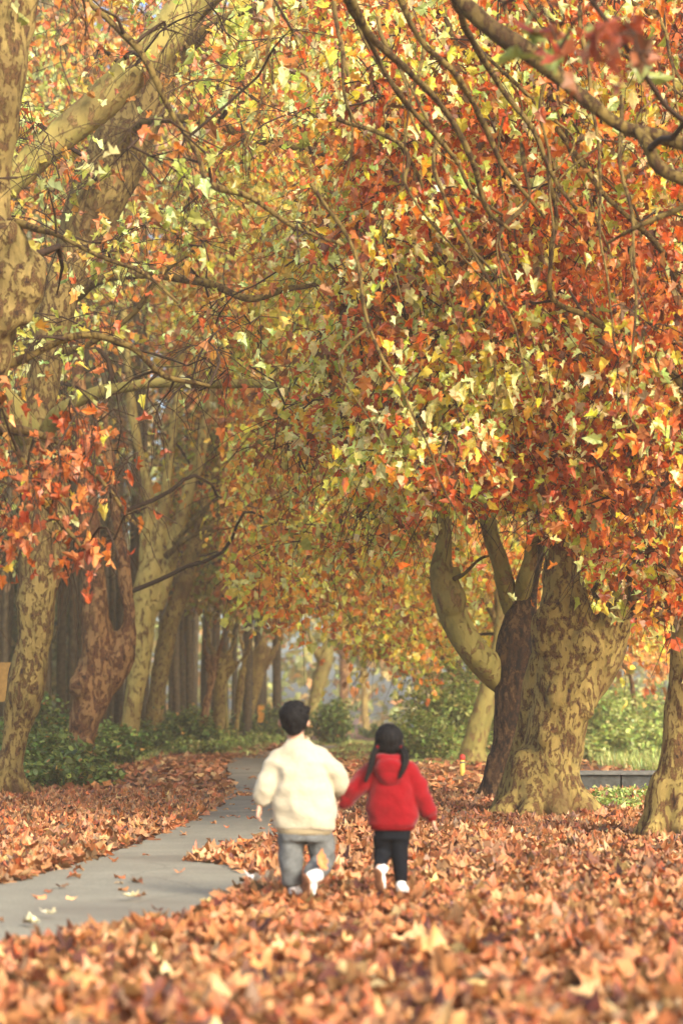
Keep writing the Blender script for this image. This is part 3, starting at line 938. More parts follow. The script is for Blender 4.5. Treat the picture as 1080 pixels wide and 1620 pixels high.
l1.branch([(300, 70, L1Y - .3, 11), (340, 40, L1Y - .5, 9), (390, 15, L1Y - .7, 8), (460, 5, L1Y - .8, 7), (560, -8, L1Y - 1, 5)])
l1.branch([(285, 60, L1Y - .5, 8), (350, -5, L1Y - 1, 6), (430, -2, L1Y - 1, 6), (520, 12, L1Y - 1, 4)])
l1.branch([(62, 700, L1Y, 14), (95, 655, L1Y - .5, 12), (140, 626, L1Y - .8, 11), (220, 608, L1Y - 1, 9.5), (320, 606, L1Y - 1.2, 8.5), (430, 611, L1Y - 1.3, 7), (480, 640, L1Y - 1.3, 5), (550, 668, L1Y - 1.4, 4)], M_bark_smooth)
l1.branch([(95, 560, L1Y, 8), (150, 540, L1Y - .4, 5), (210, 500, L1Y - .6, 4.5), (250, 440, L1Y - .8, 4), (320, 390, L1Y - 1, 3)])
l1.branch([(430, 650, L1Y - 1.3, 4), (480, 664, L1Y - 1.3, 4), (560, 668, L1Y - 1.3, 3.5), (640, 690, L1Y - 1.3, 2.5)])

L2Y = gp(130, 1225).y
l2 = Tree('reddish brown plane tree with a lumpy trunk, second from the left', base(132, 1227), M_bark_red, .055, .05, 71)
l2.limb([(126, 1245, L2Y, 26), (130, 1218, L2Y, 19), (132, 1156, L2Y, 25), (146, 1106, L2Y, 31), (152, 1070, L2Y, 33), (156, 1010, L2Y, 26), (148, 920, L2Y, 20), (140, 820, L2Y, 15), (132, 700, L2Y, 13), (120, 560, L2Y, 11), (110, 400, L2Y, 9)], 18)
l2.limb([(165, 1080, L2Y, 26), (192, 1035, L2Y, 24), (204, 985, L2Y, 14), (196, 900, L2Y, 11), (182, 800, L2Y, 9), (165, 650, L2Y, 7)], 14)
l2.knob(184, 1045, L2Y - .1, 20); l2.knob(130, 1085, L2Y - .2, 24)
l2.flare(6, .24, .12, .5, 12); l2.trunk(3)

L3Y = gp(205, 1200).y
l3 = Tree('pale yellow-green plane tree forking into three tall limbs, left of the path', base(206, 1202), M_bark_pale_lit, .055, .03, 81)
l3.limb([(198, 1215, L3Y, 20), (202, 1190, L3Y, 16), (211, 1115, L3Y, 15.5), (222, 1040, L3Y, 19), (227, 970, L3Y, 21), (240, 905, L3Y, 23), (250, 860, L3Y, 13), (262, 790, L3Y, 9), (272, 700, L3Y, 8), (283, 600, L3Y, 7), (296, 450, L3Y, 6), (310, 300, L3Y, 6)], 16)
l3.limb([(238, 930, L3Y, 15), (229, 870, L3Y, 10), (236, 790, L3Y, 9), (222, 720, L3Y, 8.5), (208, 640, L3Y, 8), (200, 540, L3Y, 7), (190, 440, L3Y, 6), (175, 330, L3Y, 6)], 14)
l3.limb([(245, 960, L3Y, 15), (263, 915, L3Y, 12), (279, 850, L3Y, 11), (298, 780, L3Y, 11), (318, 710, L3Y, 10), (332, 640, L3Y, 8), (345, 540, L3Y, 6), (350, 400, L3Y, 6)], 14)
l3.flare(6, .24, .12, .5, 15); l3.trunk(3)
l3.branch([(262, 880, L3Y - .5, 6), (300, 850, L3Y - .7, 4.5), (350, 832, L3Y - .9, 4), (420, 826, L3Y - 1.1, 3.4), (520, 816, L3Y - 1.3, 3), (665, 798, L3Y - 1.5, 2)])
l3.branch([(275, 860, L3Y - .5, 5), (330, 800, L3Y - .9, 4), (380, 760, L3Y - 1.2, 3), (420, 740, L3Y - 1.3, 2)])

L4Y = gp(240, 1190).y
l4 = Tree('grey-brown plane tree close behind the three-limbed pale one', base(242, 1191), M_bark, .06, .035, 91)
l4.limb([(234, 1200, L4Y, 19), (240, 1165, L4Y, 16), (249, 1100, L4Y, 14), (258, 1040, L4Y, 16), (270, 980, L4Y, 13), (288, 920, L4Y, 9), (308, 840, L4Y, 7), (345, 740, L4Y, 6), (385, 640, L4Y, 7), (380, 520, L4Y, 6)], 14)
l4.limb([(262, 1010, L4Y, 14), (280, 965, L4Y, 11), (305, 900, L4Y, 8), (320, 860, L4Y, 7), (370, 780, L4Y, 5), (430, 720, L4Y, 3.5)], 12)
l4.flare(5, .24, .14, .5, 16); l4.trunk(3)


def simple_tree(label, px, py, w0, lean, forks, mat, seed, Y=None):
    Y = Y or gp(px, py).y
    b = Vector((at(px, py, Y).x, Y, 0))
    T = Tree(label, b, mat, max(.07, Y * .0012), .05, seed)
    hy = gp(px, py).y and at(px, py, Y)
    T.limb([(px - lean * 12, py + 10, Y, w0 * 1.25), (px, py - 12, Y, w0), (px + lean * 10, py - 60, Y, w0 * .92), (px + lean * 22, py - 110, Y, w0 * 1.15), (px + lean * 30, py - 150, Y, w0 * .8)], 12)
    for (fx, fy, fr) in forks:
        T.limb([(px + lean * 22, py - 105, Y, w0 * .75), (px + lean * 22 + fx * .45, py - 105 + fy * .35, Y, w0 * .6), (px + lean * 22 + fx * .8, py - 105 + fy * .7, Y, fr), (px + lean * 22 + fx, py - 105 + fy, Y, fr * .7), (px + lean * 22 + fx * 1.3, py - 105 + fy * 1.9, Y, fr * .5)], 10)
    T.flare(5, w0 * Y / FPX, .2, .4, seed)
    T.trunk(3)
    return T


fars = []
spec = [('slim pale plane trunk leaning right, first of the far left trio', 316, 1187, 7.5, .8, [(20, -90, 5), (-15, -110, 4)], M_bark_red),
        ('straight pale trunk in the middle of the far left trio', 346, 1184, 9.5, .1, [(25, -80, 6), (-22, -100, 5), (55, -70, 4)], M_bark),
        ('thin pale plane trunk on the right of the far left trio', 359, 1182, 5.5, -.1, [(10, -80, 4)], M_bark_smooth),
        ('squat far plane tree just left of the orange marker post', 388, 1172, 12, .9, [(-28, -60, 7), (10, -80, 7), (36, -60, 5)], M_bark),
        ('far plane tree with a bent pale stem right beside the boy\'s head', 487, 1166, 11, 1.1, [(6, -70, 7), (-26, -80, 5)], M_bark_smooth),
        ('hazy far plane tree forking above the gap between the children', 543, 1160, 9, .1, [(36, -50, 6), (-14, -60, 5)], M_bark_red),
        ('faint hazy plane trunk at the far end of the lane', 578, 1158, 7, -.2, [(20, -50, 4), (-16, -50, 3)], M_bark),
        ('far plane trunk between the trio and the forked tree', 372, 1180, 6.5, .5, [(14, -70, 4)], M_bark)]
for k, s_ in enumerate(spec):
    fars.append(simple_tree(*s_, 100 + 7 * k))

# far right-row trees behind the bushes, their low crowns closing the view
RF = []
for k, (px, Y, wd, lab) in enumerate([(722, 66, 15, 'plane tree hidden behind the bushes whose golden crown hangs over the lane'), (690, 84, 12, 'farther plane tree whose pinkish crown hangs low above the girl'), (1000, 60, 9, 'orange tree on the misty bank between the two right trunks')]):
    T = Tree(lab, (at(px, 1130, Y).x, Y, float(terrain(at(px, 1130, Y).x, Y))), M_bark_red, .09, .05, 200 + k, group=None if k == 2 else 'plane trees lining the avenue')
    zb = 1130 + (CAM_H - T.base.z) * FPX / Y
    T.limb([(px, zb + 6, Y, wd), (px + 4, zb - 70, Y, wd * .8), (px - 4, zb - 140, Y, wd * .8), (px, zb - 240, Y, wd * .55), (px + 10, zb - 500, Y, wd * .35)], 12)
    T.limb([(px - 4, zb - 120, Y, wd * .6), (px - 45, zb - 190, Y, wd * .45), (px - 110, zb - 300, Y, wd * .3), (px - 150, zb - 500, Y, wd * .2)], 10)
    T.trunk(3); RF.append(T)

# ---- crowns
inf = lambda x: 1e4
lowR = I([380, 450, 560, 640, 700, 760, 830, 880, 930, 1000, 1080, 1300], [560, 640, 720, 770, 790, 770, 790, 820, 900, 950, 1000, 1020])
lowN = I([450, 600, 760, 900, 1000, 1100, 1300], [-100, 250, 420, 560, 760, 900, 900])
rn.grow(sample_px(55, 560, 1200, -100, lowN, 17.5, 20, None, 1), .5, 62, .12, RED, T_MD, .7, 6, .005)
rn.grow(sample_px(6, 840, 1060, -60, I([840, 1060], [30, 130]), 9.5, 11, None, 2), .3, 7, .17, [(1.6, (.26, .05, .018)), (1, (.26, .33, .07))], T_MD, 1.0, 2, .005)
dR = lambda x, y: .35 + .65 * min(1, max(0, (x - 420) / 300))
r0t.grow(sample_px(110, 560, 1180, -60, lowR, 18.5, 23, dR, 3), .6, 140, .115, RED, T_MD, .6, 7)
r1.grow(sample_px(190, 480, 1150, -60, lowR, 20.5, 28, dR, 4), .7, 170, .13, RED, T_MD, .6, 7)
r2.grow(sample_px(170, 440, 1100, -50, I([440, 560, 690, 760, 860, 1000, 1200], [800, 880, 800, 820, 800, 900, 960]), 27, 35, dR, 5), .8, 210, .12, MIX, T_LO, .6, 7)
lowF = I([230, 300, 400, 450, 500, 560, 620, 690, 720, 760, 1100], [820, 900, 945, 965, 990, 1020, 1048, 1072, 1000, 985, 985])
r3.grow(sample_px(240, 330, 1120, -40, lowF, 36, 52, None, 6), 1.1, 230, .15, GOLD, T_LO, .6, 7, .008, 4)
RF[0].grow(sample_px(200, 250, 1080, -20, lowF, 52, 74, None, 7), 1.5, 230, .22, GOLD, T_LO, .6, 6, .01, 4)
RF[1].grow(sample_px(170, 230, 1080, -20, lowF, 74, 100, None, 8), 2.0, 210, .30, PINK, T_LO, .6, 6, .012, 4)
RF[2].grow(sample_px(40, 840, 1180, 700, I([840, 900, 960, 1180], [1000, 1040, 1075, 1060]), 52, 70, None, 9), 1.0, 90, .2, PINK, T_LO, .5, 5, .01, 4)
# left crowns: thinner, more twigs showing
dL = lambda x, y: (1.0 if x > 340 else .55) * (.06 if 170 < x < 350 and 560 < y < 980 else 1)
ln.grow(sample_px(40, -150, 250, 560, I([-150, 60, 150, 250], [930, 930, 880, 800]), 15.5, 18.5, None, 10), .35, 16, .12, RUST, T_MD, 1.0, 5, .0045)
ln.grow(sample_px(34, -100, 520, -150, I([-100, 520], [640, 520]), 15.5, 19, None, 11), .5, 8, .14, OCHRE, T_MD, .6, 6, .0045)
l1.grow(sample_px(130, -60, 700, -60, I([-100, 200, 360, 500, 700], [620, 600, 700, 760, 760]), 24, 33, dL, 12), .7, 40, .15, OCHRE, T_MD, .4, 9, .006)
l2.grow(sample_px(110, -60, 560, -20, I([-80, 150, 260, 420, 560], [900, 800, 700, 880, 900]), 35, 47, dL, 13), .9, 66, .16, OCHRE, T_LO, .4, 9, .008)
l3.grow(sample_px(140, -40, 600, -20, I([-60, 200, 330, 450, 600], [760, 640, 800, 900, 940]), 48, 62, dL, 14), 1.2, 90, .22, OCHRE, T_LO, .4, 9, .01, 4)
l4.grow(sample_px(140, 0, 600, -20, I([0, 200, 300, 380, 450, 600], [700, 700, 840, 900, 930, 980]), 60, 76, dL, 15), 1.4, 120, .25, OCHRE, T_LO, .4, 9, .012, 4)
FARL = [(2, (.45, .42, .12)), (2, (.60, .40, .14)), (1.4, (.56, .24, .09)), (1.5, (.42, .48, .14))]
for k, T in enumerate(fars):
    px0 = [316, 346, 359, 388, 487, 543, 578, 372][k]
    Yk = T.base.y
    T.grow(sample_px(13, px0 - 70, px0 + 110, 600, I([280, 480, 560, 640], [960, 985, 1015, 1050]), Yk - 6, Yk + 8, None, 30 + k), 1.3, 80, .26, FARL, T_LO, .5, 6, .012, 4)
ALLT = [r1, r2, r3, r0t, rn, ln, l1, l2, l3, l4] + fars + RF
for T in ALLT: T.finish()
print('LEAVES', sum(T.nl for T in ALLT))

# ------------------------------------------------------------------ dark slender wood behind the left row
def slender(px, Y, rpx, top):
    x = at(px, 1130, Y).x
    z0 = float(terrain(x, Y))
    g = Geo(); h = at(px, top, Y).z
    lean = random.uniform(-.25, .25)
    S = spline([[0, 0, -.1, rpx * Y / FPX * 1.2], [lean * .2, 0, h * .15, rpx * Y / FPX], [lean, .1, h * .6, rpx * Y / FPX * .8], [lean * 1.4, .1, h, rpx * Y / FPX * .4]], 9)
    S[1:, :2] += np.cumsum(np.random.default_rng(int(abs(px) * 7 + Y)).normal(0, .05, (8, 2)), 0)
    g.tube(S[:, :3], S[:, 3], 8)
    t = thing('slender_tree', 'slender straight dark trunk in the wood behind the left row of planes', 'tree', (x, Y, z0), 'slender trunks of the wood on the left')
    g.build('trunk', M_slim, t)
    # a few bare side shoots and thin dull foliage high up
    gb = Geo()
    for k in range(10):
        zz = random.uniform(.25, .95) * h
        a = random.uniform(0, 6.28); L = random.uniform(.6, 1.6)
        b0 = np.array([lean * zz / h, 0, zz]); d = np.array([math.cos(a), math.sin(a), random.uniform(.1, .5)])
        gb.tube(spline([b0, b0 + d * L * .5, b0 + d * L + np.array([0, 0, -.1])], 5), np.linspace(.022, .007, 5), 4, cap=False)
    V, Q, T_ = gb.arrays()
    n = 260
    P = np.stack([rng.normal(0, .8, n), rng.normal(0, .8, n), rng.uniform(.30, 1.05, n) * h], -1)
    LV, LT, LC = leaves(P, rng.uniform(.16, .34, n), T_OV, palette(n, [(2, (.13, .15, .05)), (1.5, (.22, .17, .06)), (1, (.30, .18, .06))]), None, rng.normal(-.5, .6, n), rng.normal(0, .6, n))
    mesh_np('crown', np.vstack([LV, V]), [LT, Q + len(LV)], [M_green, M_twig], t, col=np.vstack([LC, np.full((len(Q), 3), .05)]), matidx=np.concatenate([np.zeros(len(LT)), np.ones(len(Q))]))
    return t


rs = random.Random(3)
for k in range(64):
    Y = rs.uniform(50, 110)
    px = rs.uniform(330, 500) if k % 6 == 5 else rs.uniform(-40, 330)
    x = at(px, 1130, Y).x
    if x > -5.6 and Y < 90: Y = 95 + rs.uniform(0, 30)
    slender(px, Y, rs.uniform(4, 8.5) * (60 / Y) ** .3, rs.uniform(-60, 300))


# ------------------------------------------------------------------ shrubs, ivy, grass
GRN = [(3, (.10, .17, .035)), (2, (.17, .25, .055)), (1.5, (.06, .10, .025)), (.8, (.30, .36, .09)), (.15, (.5, .25, .07))]
BRT = [(3, (.26, .36, .08)), (2, (.38, .48, .13)), (1.2, (.14, .21, .05)), (1.4, (.55, .58, .22))]


def shrub(label, cx, cy, rx, ry, h, nst, nlf, size, pal, seed, group=None, name='shrub'):
    r = random.Random(seed)
    z0 = float(terrain(cx, cy))
    t = thing(name, label, 'shrub', (cx, cy, z0), group)
    g = Geo(); pos = []
    for k in range(nst):
        a = r.uniform(0, 6.28); f = math.sqrt(r.uniform(0, 1))
        ex, ey = rx * f * math.cos(a), ry * f * math.sin(a)
        hh = h * (1 - .55 * f * f) * r.uniform(.6, 1.1)
        S = spline([[ex * .25, ey * .25, -.03], [ex * .6, ey * .6, hh * .55], [ex, ey, hh], [ex * 1.15 + r.gauss(0, .1), ey * 1.15, hh * .92]], 9)
        g.tube(S, np.linspace(.012, .004, 9), 4, cap=False)
        m = nlf // nst
        u = rng.uniform(1.5, 8, m)
        P = np.stack([np.interp(u, range(9), S[:, q]) for q in range(3)], -1)
        pos.append(P + rng.normal(0, 1, (m, 3)) * np.array([.10, .10, .08]) * max(.6, h))
    V, Q, T_ = g.arrays()
    mesh_np('stems', V, Q, M_twig, t, smooth=True)
    P = np.vstack(pos); P[:, 2] = np.maximum(P[:, 2], .03)
    n = len(P)
    LV, LT, LC = leaves(P, rng.uniform(size * .6, size * 1.2, n), T_OV, palette(n, pal, .22), None, rng.normal(-.1, .55, n), rng.normal(0, .5, n))
    mesh_np('foliage', LV, LT, M_green, t, col=LC)
    return t


# right of the lane, behind the girl
shrub('large bright green bush beside the leaning trunk behind the girl', at(708, 1130, 55).x, 55, 1.1, 1.3, 2.6, 46, 5200, .13, BRT, 1)
shrub('low spreading green bush over the far person', at(668, 1130, 51).x, 51, .7, .9, 1.1, 40, 3800, .13, BRT, 2)
shrub('tall airy green shrub with a few orange leaves under the far crown', at(768, 1130, 58).x, 58, 1.2, 1.2, 3.0, 34, 3400, .13, BRT[:3] + [(.3, (.6, .3, .1))], 3)
# centre: dark mounds under the far left trees
shrub('dark rounded bush right of the boy\'s head', at(524, 1130, 82).x, 82, .65, 1.1, 1.6, 40, 4200, .15, GRN, 4)
shrub('small dull bush at the far end of the lane', at(590, 1130, 105).x, 105, .9, 1.2, .5, 24, 1200, .18, GRN, 5)
rs = random.Random(5)
for px, Y, lab in [(300, 60, 'low green plants at the left edge of the leaf strip below the far trio'), (345, 70, 'low pale green plants where the path meets the grass'), (400, 78, 'low leafy plants left of the boy\'s neck')]:
    shrub(lab, at(px, 1130, Y).x, Y, 1.0, 1.2, .40, 26, 2600, .12, BRT, 300 + px, 'undergrowth along the left row', 'undergrowth')
k = 0
for (px, Y, rx, h) in [(70, 36, .9, .75), (100, 33, .7, .5), (178, 47, .8, .8), (155, 50, .9, .9), (60, 44, 1.3, 1.2), (225, 60, 1.0, .8), (285, 63, 1.1, 1.1), (265, 70, 1.4, 1.0), (310, 78, 1.3, 1.2), (10, 40, 1.0, .9), (420, 92, 1.5, 1.3), (455, 88, 1.2, .9)]:
    labs = ['ivy-like undergrowth right of the leftmost trunk', 'low clump of dark leaves at the foot of the leftmost trunk', 'green thicket between the reddish trunk and the pale one', 'thicket behind the reddish lumpy trunk', 'tall dark thicket behind the leftmost trunk', 'green clump at the foot of the pale forked trunk', 'leafy green thicket right of the pale forked trunk', 'thicket behind the grey-brown trunk', 'green thicket before the far trio of trunks', 'dark clump of leaves at the left edge of the photo', 'far thicket behind the orange marker post', 'pale grassy thicket left of the boy\'s head']
    shrub(labs[k], at(px, 1130, Y).x, Y, rx, 1.0, h, 30, int(3000 + 900 * h), .085 + Y * .0007, GRN, 20 + k, 'undergrowth along the left row', 'undergrowth')
    k += 1
# right verge plants
shrub('bright green weeds between the huge trunk and the right edge trunk', at(965, 1130, 25).x, 25.6, .46, .6, .07, 34, 3200, .06, BRT, 50, None, 'weeds')
shrub('low weeds before the concrete wall', at(990, 1130, 30).x, 28.5, .75, .6, .08, 30, 3000, .07, BRT, 51, None, 'weeds')
for k, (px, Y, rx, h, lab) in enumerate([(960, 58, 1.8, 1.5, 'misty green bush on the bank above the concrete wall'), (1020, 70, 2.6, 2.2, 'broad misty bush higher on the bank behind the right trunks'), (930, 66, 1.5, 1.6, 'pale bush touching the huge trunk on its right'), (1075, 60, 1.6, 1.5, 'misty bush behind the right edge trunk'), (985, 52, 1.4, .8, 'low yellow-green growth just above the concrete wall')]):
    x = at(px, 1130, Y).x
    shrub(lab, x, Y, rx, 1.6, h, 40, 5200, .14, BRT, 60 + k)

# grass blades along the verges: stuff
def grass(name_label, regions, n, hmin, hmax):
    Ps = []
    for (x0, x1, y0, y1) in regions:
        m = n // len(regions)
        Ps.append(np.stack([rng.uniform(x0, x1, m), rng.uniform(y0, y1, m)], -1))
    P = np.vstack(Ps); P = P[~inside(PATH, P[:, 0], P[:, 1])]
    m = len(P); z = terrain(P[:, 0], P[:, 1])
    h = rng.uniform(hmin, hmax, m) * (1 + .5 * vnoise(np.stack([P[:, 0], P[:, 1] * .5, 0 * z], -1), 4)); a = rng.uniform(0, 6.28, m); wd = .012 + .0002 * P[:, 1]
    lx, ly = np.cos(a + 1.3) * h * .5, np.sin(a + 1.3) * h * .5
    A = np.stack([P[:, 0] - np.cos(a) * wd, P[:, 1] - np.sin(a) * wd, z], -1)
    B = np.stack([P[:, 0] + np.cos(a) * wd, P[:, 1] + np.sin(a) * wd, z], -1)
    Cc = np.stack([P[:, 0] + lx, P[:, 1] + ly, z + h], -1)
    V = np.stack([A, B, Cc], 1).reshape(-1, 3)
    tag(mesh_np('grass', V, np.arange(m * 3).reshape(-1, 3), M_green, col=palette(m, BRT + [(1, (.4, .36, .12))], .2)), name_label, 'grass', kind='stuff')


grass('short green grass on the verge at the far end of the path', [(-5.5, -2.2, 60, 100), (-1.2, 3.2, 52, 90), (.8, 3.5, 47, 60)], 42000, .05, .15)
grass('bright misty grass on the right bank', [(5.2, 14, 40, 75)], 42000, .10, .35)
grass('weedy grass between the right trunks', [(2.3, 4.2, 24.3, 36)], 16000, .02, .07)
grass('sparse green ground cover along the left row of trunks', [(-8, -4.1, 27, 64)], 26000, .05, .15)

# far woodland closing the view
n = 45000
th = rng.uniform(-1, 1, n)
X = th * 40; Yw = 155 + rng.uniform(0, 20, n) + 0 * X; Z = rng.uniform(0, 1, n) ** .9 * (46 + 6 * vnoise(np.stack([X * .15, 0 * X, 0 * X], -1), 6))
LV, LT, LC = leaves(np.stack([X, Yw, Z], -1), rng.uniform(.5, .95, n), T_LO, palette(n, [(2, (.26, .30, .10)), (2, (.42, .34, .12)), (1.5, (.55, .32, .12)), (1, (.40, .44, .15))]), None, rng.normal(-.5, .6, n), rng.normal(0, .6, n))
tag(mesh_np('woodland', LV, LT, M_green, col=LC), 'far wood closing the avenue in the haze', 'wood', kind='stuff')
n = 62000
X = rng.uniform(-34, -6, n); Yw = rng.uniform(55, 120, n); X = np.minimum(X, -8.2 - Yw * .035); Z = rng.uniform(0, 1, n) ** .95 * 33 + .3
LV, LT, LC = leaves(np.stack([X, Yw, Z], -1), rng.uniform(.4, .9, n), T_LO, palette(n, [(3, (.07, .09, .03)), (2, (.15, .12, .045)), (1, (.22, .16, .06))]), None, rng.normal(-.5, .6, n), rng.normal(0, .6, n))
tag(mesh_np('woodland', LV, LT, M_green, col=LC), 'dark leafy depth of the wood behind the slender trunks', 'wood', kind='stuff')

# ------------------------------------------------------------------ small built things
M_conc = plain('dark_concrete', (.05, .052, .048), .85, .3, .5, 14, .35)
M_conc2 = plain('pale_coping', (.11, .11, .10), .8, .3, .4, 18, .25)
M_yel = plain('yellow_paint', (.70, .45, .07), .5, .4, .1, 20, .12)
M_red = plain('red_paint', (.50, .04, .03), .5, .4, .1, 20, .12)
M_blk = plain('black_paint', (.03, .03, .035), .5, .4, .1, 20, .2)
M_org = plain('orange_paint', (.75, .33, .05), .5, .4, .1, 20, .1)
M_board = plain('ochre_board', (.36, .20, .05), .7, .3, .3, 12, .3)

WY = 31.5
wl, wr = at(905, 1240, WY).x, at(1130, 1240, WY).x
t = thing('low_wall', 'low dark concrete wall with a paler coping between the two right trunks', 'wall', ((wl + wr) / 2, WY, 0))
g = Geo(); hh = CAM_H - (1224 - HOR) * WY / FPX
hw = (wr - wl) / 2
for k in range(3):
    g.box(((k - 1) * hw * 2 / 3, 0, hh / 2 - .2), (hw / 3 - .012, .12, hh / 2 + .2))
g.build('wall_face', M_conc, t, smooth=False)
g = Geo(); g.box((0, 0, hh + .022), (hw + .02, .17, .024)); g.build('coping', M_conc2, t, smooth=False)

PY = gp(731, 1232).y
t = thing('bollard', 'short yellow post with a red top beside the leaning trunk', 'post', (gp(731, 1232).x, PY, 0))
g = Geo(); g.tube(np.array([[0, 0, -.02], [0, 0, .1], [0, 0, .30]]), [.042, .04, .04], 18); g.build('shaft', M_yel, t)
g = Geo(); g.tube(np.array([[0, 0, .30], [0, 0, .35], [0, 0, .375]]), [.047, .047, .038], 18); g.build('top', M_red, t)
g = Geo(); g.tube(np.array([[0, 0, .245], [0, 0, .27]]), [.043, .043], 18); g.build('band', M_conc2, t)

MY = 92.0
t = thing('marker_post', 'orange marker board on a black post with yellow bands, left of the boy\'s head', 'post', (at(413, 1150, MY).x, MY, 0))
zt, zb = at(413, 1116, MY).z, at(413, 1143, MY).z
g = Geo(); g.box((0, -.03, (zt + zb) / 2), (.12, .06, (zt - zb) / 2)); g.build('board', M_org, t, smooth=False)
g = Geo(); g.tube(np.array([[0, 0, -.05], [0, 0, zb / 2], [0, 0, zb]]), .10, 12); g.build('post', M_blk, t)
for zz in (zb - .12, zb - .42):
    g = Geo(); g.tube(np.array([[0, 0, zz - .06], [0, 0, zz + .06]]), .107, 12); g.build('band', M_yel, t)

BY = 46.0
t = thing('notice_board', 'ochre wooden board on posts at the left edge behind the leftmost trunk', 'sign', (at(2, 1080, BY).x, BY, float(terrain(at(2, 1080, BY).x, BY))))
zt, zb = at(2, 1048, BY).z - t.location.z, at(2, 1110, BY).z - t.location.z
g = Geo(); g.box((0, 0, (zt + zb) / 2), (.24, .03, (zt - zb) / 2)); g.build('board', M_board, t, smooth=False)
for sx_ in (-.2, .2):
    g = Geo(); g.tube(np.array([[sx_, .06, -.1], [sx_, .06, zt]]), .03, 10); g.build('post', M_slim, t)

# ------------------------------------------------------------------ children
M_skin = plain('skin', (.60, .33, .22), .5, .35, .05, 30, .06)
M_hair = plain('black_hair', (.006, .005, .005), .65, .12, .35, 90, .5)
M_cream = plain('cream_fleece', (.42, .37, .26), .95, .1, .25, 55, .05, .3)
M_rib = plain('cream_rib', (.34, .28, .17), .95, .1, .3, 120, .05)
M_jean = plain('grey_denim', (.125, .13, .125), .85, .2, .25, 60, .18)
M_crim = plain('red_fleece', (.18, .002, .005), .9, .12, .25, 55, .08, .15)
M_crim2 = plain('red_rib', (.15, .002, .004), .9, .12, .3, 120, .08)
M_pant = plain('black_leggings', (.006, .007, .010), .9, .1, .15, 50, .2)
M_shoe = plain('white_shoe', (.72, .70, .66), .55, .4, .1, 30, .06)
M_sole = plain('brown_sole', (.24, .11, .055), .8, .2, .3, 60, .2)
M_grey = plain('grey_sole', (.45, .42, .38), .8, .2, .2, 60, .1)


def hand(g, w, d, side, s=1.0, curl=.5, pn=None):
    """palm and five fingers at wrist w, pointing along d; side = direction of the thumb"""
    w = np.array(w, float); d = np.array(d, float); d /= np.linalg.norm(d)
    sd = np.array(side, float); sd -= d * sd.dot(d); sd /= np.linalg.norm(sd)
    nrm = np.cross(d, sd)
    R = np.stack([sd, nrm, d], -1)
    g.ell(w + d * .028 * s, np.array([.026, .013, .034]) * s, R, 14, 8)
    g.tube(spline([w - d * .02, w + d * .012], 4), .017 * s, 10)
    for k in range(4):
        o = w + d * .052 * s + sd * (.0185 - k * .0125) * s
        L = (.040, .046, .042, .033)[k] * s
        p1 = o + (d + sd * (.14 - k * .1)) * L * .45
        p2 = p1 + (d * (1 - curl * .5) + nrm * curl * .8) * L * .35
        p3 = p2 + (d * (1 - curl) + nrm * curl * 1.2) * L * .28
        g.tube(spline([o - d * .012, o, p1, p2, p3], 10), np.linspace(.0072, .0056, 10) * s, 8)
    o = w + d * .014 * s + sd * .020 * s
    p1 = o + (d * .7 + sd * .7) * .022 * s; p2 = p1 + (d * .95 + nrm * .25) * .022 * s
    g.tube(spline([w + d * .012, o, p1, p2], 9), np.linspace(.010, .0062, 9) * s, 8)


def head(g, c, r, yaw=0.0):
    """skull with jaw, nose, lips, brow and ears; the child faces +Y (away from the camera)"""
    c = np.array(c, float)
    cy, sy = math.cos(yaw), math.sin(yaw)
    R = np.array([[cy, -sy, 0], [sy, cy, 0], [0, 0, 1]])
    e = lambda o, rr: g.ell(c + R @ (np.array(o) * r), np.array(rr) * r, R, 18, 12)
    e((0, -.04, .12), (.80, .93, .92)); e((0, .30, -.32), (.62, .60, .62)); e((0, .55, -.74), (.26, .24, .2))
    e((0, .93, -.2), (.12, .16, .15)); e((0, .86, -.08), (.07, .12, .22)); e((0, .80, -.5), (.22, .1, .07)); e((0, .80, -.58), (.18, .1, .07))
    for s in (-1, 1):
        e((s * .84, -.02, -.12), (.09, .17, .26)); e((s * .34, .70, .02), (.19, .12, .1)); e((s * .42, .55, -.3), (.26, .26, .24))


def shoe(parent, off, heel, toe, up, nm, sole_mat, s=1.0):
    """a sneaker from heel to toe, up = direction out of the opening; children: sole"""
    h, tt_, u = [np.array(v, float) for v in (heel, toe, up)]
    d = tt_ - h; L = np.linalg.norm(d); d /= L
    u -= d * u.dot(d); u /= np.linalg.norm(u)
    sd = np.cross(d, u); R = np.stack([sd, d, u], -1)
    g = Geo()
    g.ell(h + d * L * .22 + u * .034 * s, (.033 * s, L * .25, .036 * s), R); g.ell(h + d * L * .55 + u * .028 * s, (.035 * s, L * .33, .026 * s), R)
    g.ell(h + d * L * .78 + u * .022 * s, (.036 * s, L * .22, .022 * s), R)
    g.tube(spline([h + d * L * .22 + u * .03 * s, h + d * L * .22 + u * .078 * s], 6), .031 * s, 14)
    o = remeshed(g, 'shoe', M_shoe, parent, off, .006, 3)
    g = Geo()
    g.ell(h + d * L * .24 + u * .004, (.035 * s, L * .26, .012 * s), R); g.ell(h + d * L * .72 + u * .004, (.040 * s, L * .30, .012 * s), R); g.ell(h + d * L * .48 + u * .004, (.032 * s, L * .32, .011 * s), R)
    so_ = remeshed(g, 'sole', sole_mat, o, off, .005, 2)
    return o


def folds(amp, seed, kx=1.0):
    def f(V):
        q = V * np.array([9 * kx, 9, 5])
        w = vnoise(q + .6 * vnoise(V * 6, seed)[:, None], seed)
        return amp * (1 - 2 * np.abs(w)) + amp * .6 * vnoise(V * 22, seed + 2)
    return f


def A3(px, py, Y):
    return np.array(at(px, py, Y))


